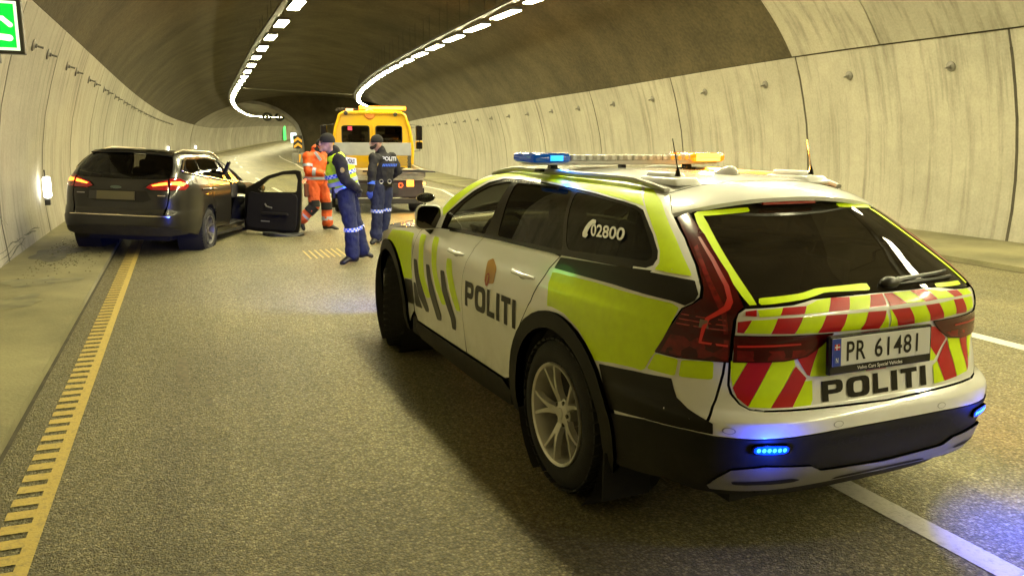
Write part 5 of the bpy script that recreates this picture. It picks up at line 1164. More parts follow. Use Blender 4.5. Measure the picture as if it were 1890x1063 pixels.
for mir in (True, False):     # True is the car's right flank, the one in view
    sgm = -1 if mir else 1
    arcF = lambda cy, r, a0, a1, n=14: [(u_of_y(PFD, cy+r*math.cos(math.radians(a0+(a1-a0)*i/n)), .33+r*math.sin(math.radians(a0+(a1-a0)*i/n))), .33+r*math.sin(math.radians(a0+(a1-a0)*i/n))) for i in range(n+1)]
    lamp = [(.31, .94), (.41, .945), (.45, 1.0), (.432, 1.055), (.388, 1.10), (.345, 1.105), (.312, 1.09)]
    qp = [(.245, .40), (.35, .36), (.46, .335)]+arcF(0, .40, 186, -4, 18)+[(.93, .30)]+[(.965, .36), (.965, .42)]+[(.965, .6), (.94, .72), (.87, .86), (.83, .98), (.83, fbz(.83)-.004)]+[(.714, 1.117), (.50, 1.153), (.415, 1.172), (.398, 1.20), (.434, 1.30), (.466, 1.362), (.55, 1.398), (.748, 1.41), (.95, 1.418), (1.316, 1.42), (1.55, 1.412), (1.779, 1.393), (1.95, 1.33), (2.057, 1.257), (2.16, 1.17), (2.27, 1.03), (2.33, 1.03), (2.2, 1.19), (2.09, 1.28), (1.98, 1.352), (1.8, 1.42), (1.6, 1.446), (1.3, 1.452), (.9, 1.45), (.6, 1.446), (.46, 1.438), (.40, 1.43), (.377, 1.39), (.337, 1.165), (.316, 1.098)]
    qp += [(.352, 1.112), (.392, 1.106), (.438, 1.058), (.456, 1.0), (.414, .939), (.312, .933), (.296, .728), (.276, .60)]
    qp2 = qp
    FK('rear_quarter', qp2, M_CAR, mirror=mir, du=.05, dz=.04)
    FK('rear_side_door', [(.972, .36), (1.76, .355), (1.765, .9), (1.78, fbz(1.78)-.004), (1.4, fbz(1.4)-.004), (1.0, fbz(1.0)-.004), (.838, fbz(.838)-.004), (.838, .98), (.878, .862), (.948, .722), (.972, .6)], M_CAR, mirror=mir, du=.08, dz=.04)
    FK('front_wing', [(2.72, .40), (2.73, .95), (2.6, 1.0), (2.4, 1.02), (3.0, 1.0), (3.5, .95), (4.0, .85), (4.3, .72), (4.32, .35), (3.98, .30)]+arcF(2.85, .40, -6, 186, 16), M_CAR, mirror=mir, du=.08, dz=.05)
    FK('sill', [(.97, .34), (1.8, .335), (2.72, .34), (2.72, .2), (1.8, .2), (.95, .22)], M_CAR, mirror=mir, du=.1)
    FK('window_trim', fdlo, M_BLACK, mirror=mir, off=-.008, holes=[rnd([(.50, 1.18), (.74, 1.15), (.74, 1.385), (.585, 1.375), (.515, 1.34), (.475, 1.26)], .15, 2), rnd([(.78, 1.145), (1.66, 1.07), (1.66, 1.385), (1.30, 1.395), (.78, 1.385)], .06, 2), [(1.78, 1.055), (2.12, 1.04), (2.0, 1.25), (1.78, 1.36)]], du=.1)
    FK('quarter_window', rnd([(.50, 1.18), (.74, 1.15), (.74, 1.385), (.585, 1.375), (.515, 1.34), (.475, 1.26)], .15, 2), M_FG, mirror=mir, off=-.01, th=0)
    FK('rear_side_window', rnd([(.78, 1.145), (1.66, 1.07), (1.66, 1.385), (1.30, 1.395), (.78, 1.385)], .06, 2), M_FG, mirror=mir, off=-.01, th=0, du=.1)
    # chrome strip round the side windows
    ch = [(1.98, 1.022), (1.7, 1.052), (1.4, 1.077), (1.0, 1.107), (.714, 1.135), (.50, 1.172), (.43, 1.188), (.416, 1.204), (.453, 1.30), (.484, 1.355), (.565, 1.383), (.748, 1.391), (.95, 1.399), (1.316, 1.402), (1.55, 1.394), (1.75, 1.375)]
    chs = MB(); chs.tube([PFD(sgm*a, b, .004) for a, b in ch], .0115, 6); chs.build('chrome_strip', mat('warm_chrome', (.75, .66, .52), .22, 1.), EST, True)
    # lamps
    FK('tail_lamp', lamp, M_LENS2, mirror=mir, off=.006, th=.02, du=.03)
    FK('tail_lamp_inner', [(.301, .935), (.20, .936), (.168, .965), (.195, 1.015), (.30, 1.078)], M_LENS2, mirror=mir, off=.006, th=.02, du=.03)
    lit = mat('tail_lit', (1, .15, .03), .3, emit=(1., .12, .012), es=7)
    FK('light_guide', [(.318, 1.012), (.40, 1.00), (.425, 1.03), (.385, 1.062), (.318, 1.052)], lit, mirror=mir, off=.008, th=0)
    FK('light_guide', [(.296, 1.008), (.21, .985), (.20, .998), (.25, 1.03), (.296, 1.048)], lit, mirror=mir, off=.008, th=0)
    FK('reflector', [(.26, .552), (.35, .55), (.35, .524), (.26, .524)], M_LENS2, mirror=mir, off=.004, th=0)
    s = MB(); s.tube([PFD(sgm*(.60), .952, .01), PFD(sgm*.68, .955, .035), PFD(sgm*.92, .945, .035), PFD(sgm*1.0, .942, .01)], [.01, .015, .015, .01], 8); s.build('door_handle', M_CAR, EST, True)
    for cy in (0, 2.85):
        s = MB(); q_ = -sgm*1.; s.lathe([(.395, q_*.90), (.395, q_*.55), (0, q_*.55)], c=(0, cy, .33), ax='x', n=24); s.build('wheel_well', M_IN, EST, True)
    s = MB(); pts = []; rad = []
    for i in range(17):
        t = i/16; y = -.36+2.0*t; pts.append((-sgm*(.50+.04*(1-abs(2*t-1)))+(-sgm)*(.06*max(0, t-.8)*4), y, 1.447+.052*min(1, 6*min(t, 1-t))-.18*max(0, t-.85)**1.*2)); rad.append((.02, .014))
    s.tube(pts, rad, 8); s.build('roof_rail', mat('rail_silver', (.78, .68, .52), .3, 1.), EST, True)
    if not mir: FK('front_door', [(1.772, .355), (2.712, .36), (2.722, .95), (2.45, .985), (2.1, 1.0), (1.98, .995), (1.79, fbz(1.79)-.004), (1.772, .9)], M_CAR, mirror=mir, du=.1, dz=.05); FK('front_side_window', [(1.78, 1.055), (2.12, 1.04), (2.0, 1.25), (1.78, 1.36)], M_FG, mirror=mir, off=-.01, th=0)
def sym(h): return h+[(-a, b) for a, b in reversed(h) if abs(a) > 1e-6]
FK('tailgate', sym([(0, .60), (.262, .60), (.288, .728), (.302, .925), (.20, .928), (.158, .965), (.19, 1.022), (.303, 1.086), (.308, 1.098), (.255, 1.078), (0, 1.07)]), M_CAR, du=.05, dz=.02)
FK('rear_window', sym([(0, 1.075), (.255, 1.083), (.312, 1.104), (.335, 1.18), (.371, 1.385), (.33, 1.402), (0, 1.42)]), M_FGR, off=-.004, du=.05)
FK('rear_bumper', sym([(0, .385), (.245, .38), (.35, .352), (.455, .34), (.46, .5), (.37, .56), (.268, .594), (0, .594)]), M_CAR, off=.008, du=.05, dz=.02, th=.02)
FK('bumper_skirt', sym([(0, .30), (.3, .30), (.44, .33), (.35, .40), (.2, .43), (0, .435)]), M_CLAD, off=.012, du=.05)
FK('chrome_strip', sym([(0, .575), (.25, .572), (.30, .566), (.30, .582), (.25, .588), (0, .591)]), MATS['warm_chrome'], off=.014, th=.005)
FK('plate_recess', sym([(0, .76), (.15, .76), (.20, .80), (.17, .915), (0, .92)]), M_BKF, off=.002, th=0)
FK('number_plate', [(-.101, .905), (.135, .90), (.135, .785), (-.101, .79)], mat('blank_plate', (.10, .085, .03), .5), off=.012, th=.006, label='blank olive number plate')
FK('plate_shade', [(.137, .903), (.183, .896), (.183, .787), (.137, .787)], mat('plate_frame_dark', (.035, .03, .018), .6), off=.011, th=.004)
FK('badge', [(.022+.036*math.cos(a*.3927), .957+.019*math.sin(a*.3927)) for a in range(16)], mat('badge_green', (.10, .13, .10), .3, .6), off=.006, th=.005)
FK('model_badge', [(-.235, .868), (-.28, .866), (-.28, .85), (-.235, .852)], MATS['warm_chrome'], off=.004, th=.003); FK('model_badge', [(.215, .87), (.27, .868), (.27, .856), (.215, .858)], M_SILV, off=.004, th=.003)
er = table([(-.6, .44), (-.45, .50), (-.3, .52), (1.2, .52), (1.45, .56), (1.6, .63), (1.75, .70), (1.9, .78), (2.1, .86)]); ez = table([(-.6, 1.448), (-.45, 1.452), (-.3, 1.455), (1.0, 1.456), (1.25, 1.446), (1.45, 1.40), (1.6, 1.34), (1.75, 1.26), (1.9, 1.16), (2.1, 1.02)])
top_grid('roof_panel', [(er(y), y, ez(y), -.0 if y > -.3 else -.04, .035 if y > -.4 else .03) for y in [-.53+.13*i for i in range(15)]], M_CAR, parent=EST)
top_grid('windscreen', [(er(y), y, ez(y)-.003, .1*(y-1.2)*2, .035) for y in (1.29, 1.4, 1.5, 1.6, 1.7, 1.8, 1.9, 2.0, 2.1)], M_FG, parent=EST)
top_grid('bonnet', [(.87, 2.1, 1.01, .2, .03), (.86, 2.5, 1.0, .12, .04), (.82, 3.0, .95, .1, .04), (.76, 3.4, .86, .06, .03), (.68, 3.6, .72, .05, .02)], M_CAR, parent=EST)
s = MB(); s.box((0, 3.55, .45), (1.5, .3, .5)); s.build('front_bumper', M_CAR, EST, bevel=.1, seg=4, smooth=True)
s = MB(); V = []
for i in range(13):
    t = -1+2*i/12; p = PFD(.35*abs(t)+.01, 1.42) ; x = .55*t; y = -.60+.07*abs(t)**2.5
    V += [(x, y+.10, 1.468-.02*t*t), (x, y-.04, 1.448-.03*t*t), (x, y-.04, 1.432-.03*t*t), (x, y+.05, 1.42-.03*t*t)]
s.add(V, [(4*i+q, 4*i+4+q, 4*i+5+q, 4*i+1+q) for i in range(12) for q in range(3)]); s.build('roof_spoiler', M_CAR, EST, True)
for sg in (-1, 1):
    make_wheel(EST, (sg*.80, 0, .33), 0, sg, .33, .215, .22, m_al=mat('dark_alloy', (.22, .21, .2), .35, .8)); make_wheel(EST, (sg*.79, 2.85, .33), -.05, sg, .33, .215, .22, m_al=MATS['dark_alloy'])
s = MB(); s.box((0, 1.3, .28), (1.10, 4.0, .14)); s.box((0, 1.42, .28), (1.74, 1.9, .12)); s.box((0, .1, .42), (1.0, 1.8, .2)); s.build('underbody', M_IN, EST)
s = MB(); s.box((0, -.5, .48), (1.2, .8, .30)); s.box((0, -.4, .85), (1.2, .7, .04)); s.build('boot_floor', M_IN, EST)
s = MB(); s.box((0, 2.05, .86), (1.45, .4, .26)); s.build('dashboard', M_SEAT, EST, bevel=.04)
for x in (-.37, .37):
    s = MB(); s.box((x, 1.35, .58), (.5, .52, .22)); s.box((x, 1.08, .9), (.48, .15, .62), Matrix.Rotation(.2, 3, 'X')); s.box((x, 1.0, 1.24), (.26, .1, .18)); s.build('front_seat', M_SEAT, EST, bevel=.05)
s = MB(); s.box((0, .3, .58), (1.3, .5, .2)); s.box((0, .02, .86), (1.3, .14, .52), Matrix.Rotation(.2, 3, 'X')); s.box((.42, -.02, 1.2), (.26, .09, .2)); s.box((-.42, -.02, 1.2), (.26, .09, .2)); s.build('rear_bench', M_SEAT, EST, bevel=.05)
# door pillar seen in the opening
s = MB(); s.box((.84, 1.10, .68), (.07, .14, .68)); s.box((.80, 1.12, 1.15), (.05, .1, .45), Matrix.Rotation(.38, 3, 'Y').to_3x3()); s.build('centre_pillar', M_BLACK, EST, bevel=.02)
s = MB(); s.tube([(.66, 1.15, 1.30), (.69, 1.13, 1.0), (.78, 1.13, .5)], .006, 5); s.build('seat_belt', M_SEAT, EST)
# the open door: built flat in its own plane, then swung out on the hinge
DR = empty('front_door', (.90, 2.03, 0)); DR.parent = EST; DR.rotation_euler = (0, 0, math.radians(-35)+.322)
dout = [(-.01, .20), (.20, .17), (1.0, .16), (1.05, .30), (1.07, .85), (1.06, 1.16), (1.03, 1.255), (.95, 1.265), (.72, 1.235), (.42, 1.14), (.16, .985), (.0, .90)]
dwin = [(.24, .90), (.32, .86), (.98, .885), (1.0, 1.10), (.96, 1.195), (.72, 1.175), (.44, 1.085)]
def plate_prism(name, outl_, holes_, y0, y1, m_, parent, bevel_=.0):
    loops = [[Vector((a, b, 0)) for a, b in l_] for l_ in (outl_, *holes_)]; pts = [p for l_ in loops for p in l_]; n_ = len(pts)
    V = [(p.x, y0, p.y) for p in pts]+[(p.x, y1, p.y) for p in pts]; F = []
    for t_ in tessellate_polygon(loops): F.append(tuple(t_)); F.append(tuple(n_+i for i in reversed(t_)))
    k_ = 0
    for l_ in loops:
        m2 = len(l_)
        for i in range(m2): a, b = k_+i, k_+(i+1) % m2; F.append((a, b, b+n_, a+n_))
        k_ += m2
    o_ = obj(name, V, F, m_, parent, False, None); mesh_fix(o_); return o_
plate_prism('door_skin', rnd(dout, .12, 2), [rnd(dwin, .12, 2)], 0, .045, M_CAR, DR)
plate_prism('door_trim', rnd([(.04, .24), (.96, .22), (1.0, .34), (1.01, .86), (.30, .83), (.10, .86)], .15, 2), [], -.045, -.001, mat('door_trim_black', (.012, .010, .009), .55), DR)
obj('door_glass', [(a, .02, b) for a, b in dwin], [tuple(range(len(dwin)))], glass('door_glass_clear', (.75, .75, .62)), DR)
s = MB(); s.tube([(.42, -.06, .66), (.46, -.085, .62), (.56, -.075, .60)], .014, 8); s.build('inner_handle', M_SILV, DR, True)
s = MB(); s.box((.42, -.052, .36), (.16, .012, .02)); s.build('courtesy_lamp', mat('courtesy', (.3, .28, .22), .4), DR)
s = MB(); s.box((.62, -.075, .50), (.5, .06, .05)); s.build('armrest', MATS['door_trim_black'], DR, bevel=.015)
s = MB(); s.prism(rnd([(-.0, .86), (.21, .87), (.21, 1.01), (.05, 1.03)], .3, 3), lambda a, b: (a+.06, .06, b-.02), lambda a, b: (a*.85+.07, .24, b*.9+.07)); s.build('door_mirror', M_CAR, DR, True, bevel=.02)

# ---------------------------------------------------------------- the recovery truck
TR = empty('recovery_truck', (1.62, 15.0, -.09), math.radians(-11), 'yellow recovery truck with amber beacon bar seen from behind', 'truck')
M_TY = mat('truck_yellow', (.76, .45, .006), .3, coat=1., var=.05, vs=4); M_TG = mat('bulkhead_grey', (.30, .31, .33), .5, var=.12, vs=5)
M_TA = mat('deck_alloy', (.32, .29, .22), .45, .4, var=.2, vs=8); M_TGL = glass('truck_glass', (.35, .33, .26))
# cab: rear wall with two windows, tumblehome sides
yc = 4.3
cab = [(-1.10, .75), (-1.12, 1.45), (-1.05, 1.95), (-.93, 2.36), (-.80, 2.44), (.80, 2.44), (.93, 2.36), (1.05, 1.95), (1.12, 1.45), (1.10, .75)]
wins = [rnd([(-.84, 1.58), (-.10, 1.58), (-.10, 2.04), (-.84, 2.04)], .12, 3), rnd([(.08, 1.58), (.80, 1.58), (.80, 2.04), (.08, 2.04)], .12, 3)]
plate_prism('cab_rear_wall', rnd(cab, .12, 2), wins, yc, yc+.05, M_TY, TR)
s = MB()
cr_ = rnd(cab, .12, 2); n_ = len(cr_)
V = [(a, yc+.05, b) for a, b in cr_]+[(a, yc+1.5, b) for a, b in cr_]+[(a*.95, yc+1.9, .75+(b-.75)*.6) for a, b in cr_]
s.add(V, [(i, i+1, n_+i+1, n_+i) for i in range(n_-1)]); s.build('cab_roof_and_sides', M_TY, TR, True)
s = MB(); s.add([(a, yc+1.5, b) for a, b in cr_ if b > 1.6]+[], [tuple(range(len([1 for a, b in cr_ if b > 1.6])))]); s.build('truck_windscreen', M_TGL, TR)
for w in wins: obj('cab_window', [(a, yc+.01, b) for a, b in w], [tuple(range(len(w)))], M_TGL, TR)
for w in wins:
    s = MB(); s.tube([(a, yc-.004, b) for a, b in w]+[(w[0][0], yc-.004, w[0][1])], .014, 6); s.build('window_rubber', M_RUB, TR)
s = MB(); s.box((0, yc-.02, 1.82), (.05, .03, .5)); s.build('centre_rib', M_TY, TR, bevel=.01)
s = MB(); s.tube([(-1.06, yc-.05, .9), (-1.09, yc-.05, 1.45), (-1.0, yc-.05, 2.0), (-.88, yc-.05, 2.34), (-.76, yc-.05, 2.40), (.76, yc-.05, 2.40), (.88, yc-.05, 2.34), (1.0, yc-.05, 2.0), (1.09, yc-.05, 1.45), (1.06, yc-.05, .9)], .045, 8); s.build('cab_guard_tube', M_TY, TR, True)
for x in (-.45, .5):
    s = MB(); s.box((x, yc+.75, 1.45), (.5, .15, .75)); s.box((x, yc+.75, 1.9), (.3, .12, .2)); s.build('cab_seat', M_SEAT, TR, bevel=.05)
s = MB(); s.box((-.62, yc-.0, 1.98), (.12, .01, .12)); s.build('window_sticker', mat('sticker_pink', (.7, .05, .12), .5, emit=(1, .05, .15), es=.15), TR, bevel=.02)
s = MB(); s.box((-.36, yc+.9, 1.68), (.24, .02, .12)); s.build('green_reflector_panel', mat('dim_green', (.05, .25, .08), .4), TR)
# beacon bar
s = MB(); s.box((.28, yc+.12, 2.525), (1.3, .22, .115)); s.build('beacon_lens', mat('beacon_amber', (1, .55, .1), .3, emit=(1., .20, .0), es=1.25), TR, bevel=.03)
s = MB(); s.box((.30, yc+.005, 2.525), (1.08, .012, .05)); s.build('beacon_core', mat('beacon_core', (1, .6, .1), .3, emit=(1., .50, .10), es=1.8), TR)
s = MB(); s.box((0, yc+.12, 2.47), (2.0, .12, .03)); s.tube([(-.95, yc+.05, 2.50), (-.4, yc+.05, 2.50)], .02, 6); s.build('beacon_rail', M_DARK, TR)
s = MB(); s.lathe([(0, -.04), (.12, -.03), (.15, .0)], c=(-.08, yc-.02, 2.36), ax='y', n=20); s.build('roof_badge', mat('badge_orange', (.7, .25, .05), .4), TR, True)
for x in (-.72, .62): s = MB(); s.lathe([(0, -.05), (.05, -.045), (.06, 0), (.05, .05)], c=(x, yc-.08, 2.36 if x > 0 else 2.38), ax='y', n=12); s.build('work_lamp', M_DARK, TR, True)
s = MB(); s.box((-.62, yc-.05, 2.47), (.2, .05, .06)); s.build('warning_lamp', mat('warm_lamp', (1, .5, .3), .3, emit=(1, .35, .15), es=2), TR, bevel=.01)
# side mirrors
for sg in (-1, 1):
    s = MB(); s.tube([(sg*1.0, yc+1.1, 2.1), (sg*1.36, yc+1.1, 2.08), (sg*1.38, yc+1.1, 1.35), (sg*1.08, yc+1.1, 1.32)], .014, 6); s.build('mirror_arm', M_DARK, TR)
    s = MB(); s.box((sg*1.36, yc+1.08, 1.86), (.19, .07, .42)); s.box((sg*1.36, yc+1.08, 1.50), (.19, .08, .2)); s.build('side_mirror', M_BLACK, TR, bevel=.03)
    s = MB(); s.box((sg*1.36, yc+1.16, 1.52), (.21, .05, .24)); s.build('mirror_cover', M_TY, TR, bevel=.02)
# bulkhead behind the cab, mesh guard, load bed
s = MB(); s.box((-.02, 3.7, 1.42), (2.05, .05, .34)); s.build('bulkhead', M_TG, TR, bevel=.01)
for x in (-.98, -.02, .95): s = MB(); s.box((x, 3.72, 1.12), (.09, .07, .95)); s.build('bulkhead_post', M_DARK, TR)
s = MB()
for i in range(11): x = .62+.03*i; s.tube([(x, 3.68, .96), (x+.10, 3.68, 1.28)], .004, 4); s.tube([(x+.10, 3.68, .96), (x, 3.68, 1.28)], .004, 4)
s.build('wire_guard', M_STEEL, TR)
s = MB(); s.box((0, 2.0, .88), (2.10, 3.9, .06)); s.build('deck', M_TA, TR, bevel=.01)
for i in range(6):
    s = MB(); s.box((0, .02, 1.0-.042*i), (2.06, .05+.01*i, .036)); s.build('tail_slat', M_TA, TR, bevel=.006)
for sg in (-1, 1): s = MB(); s.box((sg*1.05, 2.0, .92), (.05, 3.9, .16)); s.build('deck_rail', M_TA, TR, bevel=.01)
s = MB(); s.prism([(-.35, 1.0), (.9, 1.02), (1.28, .98), (1.30, .95), (.9, .965), (.3, .98), (-.35, .965)], lambda a, b: (a, -.1, b), lambda a, b: (a, .12, b)); s.build('loading_ramp_edge', M_DARK, TR)
s = MB(); s.prism([(.1, 1.02), (.35, 1.10), (.62, 1.05), (.5, 1.02)], lambda a, b: (a, -.05, b), lambda a, b: (a, .3, b)); s.build('strap_heap', M_RUB, TR)
s = MB(); s.lathe([(0, -.03), (.05, -.02), (.06, .05)], c=(.50, 1.8, 1.16), ax='y', n=12); s.build('deck_lamp', mat('deck_blue', (.05, .3, .8), .3, emit=(.05, .4, 1), es=2.5), TR, True)
s = MB(); s.box((.50, 1.9, 1.03), (.08, .08, .3)); s.build('lamp_post', M_DARK, TR)
# chassis, tail board and lamps
s = MB(); s.box((0, 2.5, .58), (.9, 5.0, .22)); s.build('chassis', M_DARK, TR)
s = MB(); s.box((0, .10, .58), (2.02, .10, .40)); s.build('tail_board', mat('tail_board_dark', (.05, .035, .03), .5, var=.2), TR, bevel=.015)
s = MB(); s.box((0, .0, .30), (1.95, .10, .12)); s.build('under_run_bar', M_DARK, TR, bevel=.01)
for sg in (-1, 1):
    s = MB(); s.box((sg*.72, .035, .70), (.17, .03, .15)); s.build('indicator', mat('indicator_lit', (1, .5, .05), .3, emit=(1, .34, .03), es=2.2) if sg > 0 else mat('indicator_off', (.4, .15, .02), .3), TR, bevel=.03)
    s = MB(); s.lathe([(.035, -.02), (.055, -.025), (.06, 0)], c=(sg*.50, .04, .66), ax='y', n=16); s.build('brake_light', mat('brake_lit', (1, .2, .05), .3, emit=(1, .08, .015), es=1.6), TR, True)
    for y in (.62, 4.9):
        s = MB(); s.lathe([(.18, -.13), (.34, -.14), (.385, -.11), (.395, -.04), (.395, .10), (.38, .13), (.18, .13)], c=(sg*.86, y, .40), ax='x', n=32); s.build('tyre', M_RUB, TR, True)
        s = MB(); s.lathe([(0, -.06*sg*-1), (.12, .05*sg), (.2, .10*sg), (.21, .12*sg)], c=(sg*.86, y, .40), ax='x', n=24); s.build('wheel_rim', M_STEEL, TR, True)
    s = MB(); s.box((sg*.88, .28, .36), (.36, .02, .44)); s.build('mud_flap', M_RUB, TR)
s = MB(); s.box((1.04, .0, .70), (.06, .04, .05)); s.build('side_marker', mat('marker', (1, .4, .1), .3, emit=(1, .3, .05), es=6), TR, bevel=.01)
lamp_light('AREA', 'truck_beacon_light', TR, (.28, yc-.02, 2.56), (math.radians(-80), 0, 0), 75, (1, .36, .03), 1.2, .08, 175)
lamp_light('AREA', 'truck_beacon_up', TR, (.28, yc+.12, 2.60), (math.radians(180), 0, 0), 110, (1, .40, .05), 1.2, .2, 175)
lamp_light('AREA', 'truck_indicator_light', TR, (.72, -.0, .70), (math.radians(-80), 0, 0), 14, (1, .38, .04), .15, .15, 170)
# ---------------------------------------------------------------- people
M_SKIN = mat('skin', (.52, .30, .22), .5, var=.08, vs=20); M_NAVY = mat('navy_cloth', (.014, .019, .055), .85, bump=.3, bs=60, var=.25, vs=12)
M_BLKC = mat('black_cloth', (.013, .012, .015), .85, bump=.3, bs=60, var=.25, vs=12); M_BOOT = mat('boot_leather', (.012, .011, .011), .4)
M_VEST = mat('vest_yellow', (.62, .95, .02), .6, bump=.15, bs=40); M_ORA = mat('hi_vis_orange', (.85, .12, .02), .65, var=.12, vs=9, bump=.35, bs=30)
M_REFL = mat('reflex_tape_blue_lit', (.50, .55, .75), .25, .3); M_RBLU = mat('reflex_blue', (.06, .16, .75), .35, emit=(.03, .12, 1), es=.12); M_LETT = mat('reflex_letter', (.72, .74, .80), .35)  # silver tape tinted blue for flasher light; blue bands also glow a little
M_WOOL = mat('wool_black', (.014, .013, .013), .95, bump=.5, bs=130)
FOLD = bpy.data.textures.new('folds', 'CLOUDS'); FOLD.noise_scale = .11; FOLD.noise_depth = 2
def body_mesh(name, chains, balls, m, parent, vox=.012, sm=3):
    """tubes and rounded masses melted into one continuous skin"""
    s = MB()
    for pts, rad in chains:
        s.tube(pts, rad, 14)
        for p, r in ((pts[0], rad[0]), (pts[-1], rad[-1])):
            r = min(r) if isinstance(r, tuple) else r; s.ball(p, r, 12, 8)
        for p, r in zip(pts[1:-1], rad[1:-1]): r = min(r) if isinstance(r, tuple) else r; s.ball(p, r*.99, 12, 8)
    for c, r in balls: s.ball(c, r, 14, 10)
    o = s.build(name, m, parent, True)
    q = o.modifiers.new('r', 'REMESH'); q.mode = 'VOXEL'; q.voxel_size = vox; q.use_smooth_shade = True
    q = o.modifiers.new('s', 'SMOOTH'); q.iterations = sm; q.factor = .5
    if name in ('trousers', 'jacket', 'sleeve', 'vest'): q = o.modifiers.new('d', 'DISPLACE'); q.texture = FOLD; q.strength = .045 if name != 'vest' else .02; q.mid_level = .5
    return o
def V3(*a): return Vector(a)
def lerpc(pts, n=4):
    return pts
def head(c, face, k=1.):
    """returns chains and balls for a head looking along the unit vector face"""
    f = Vector(face).normalized(); sd = f.cross(V3(0, 0, 1)).normalized(); c = Vector(c)
    b = [(c+f*-.01, (.078, .086, .105)), (c+f*.025+V3(0, 0, -.055), (.055, .06, .055)), (c+f*.075+V3(0, 0, -.085), (.026, .028, .022))]
    b += [(c+f*.098+V3(0, 0, -.012), (.014, .014, .02)), (c+f*.088+V3(0, 0, .012), (.012, .012, .03)), (c+f*.083+V3(0, 0, -.052), (.016, .022, .008))]
    for s_ in (-1, 1): b.append((c+sd*s_*.080-f*.01+V3(0, 0, -.01), (.016, .014, .032))); b.append((c+f*.068+sd*s_*.032+V3(0, 0, .026), (.02, .02, .008)))
    return b, f, sd
def hand(w, d, side, grip=.6):
    """palm, four bent fingers and a thumb; w wrist, d direction of the hand, side towards the thumb"""
    d = Vector(d).normalized(); side = Vector(side); side = (side-d*side.dot(d)).normalized(); pn = d.cross(side); w = Vector(w); ch = []
    ch.append(([w, w+d*.045, w+d*.085], [(.022, .022), (.036, .017), (.038, .014)]))
    for i, L in enumerate((.070, .080, .075, .058)):
        o = w+d*.085+side*(.028-.018*i); a = (d*(1-grip*.5)+pn*grip*.5).normalized(); b = (d*(.4)+pn*(grip+.2)).normalized()
        ch.append(([o-d*.02, o+a*L*.5, o+a*L*.5+b*L*.5], [.010, .0095, .008]))
    ch.append(([w+d*.03+side*.028, w+d*.055+side*.05, w+d*.08+side*.052+pn*.02], [.013, .012, .010]))
    return ch
def band(name, o, m, parent): pass
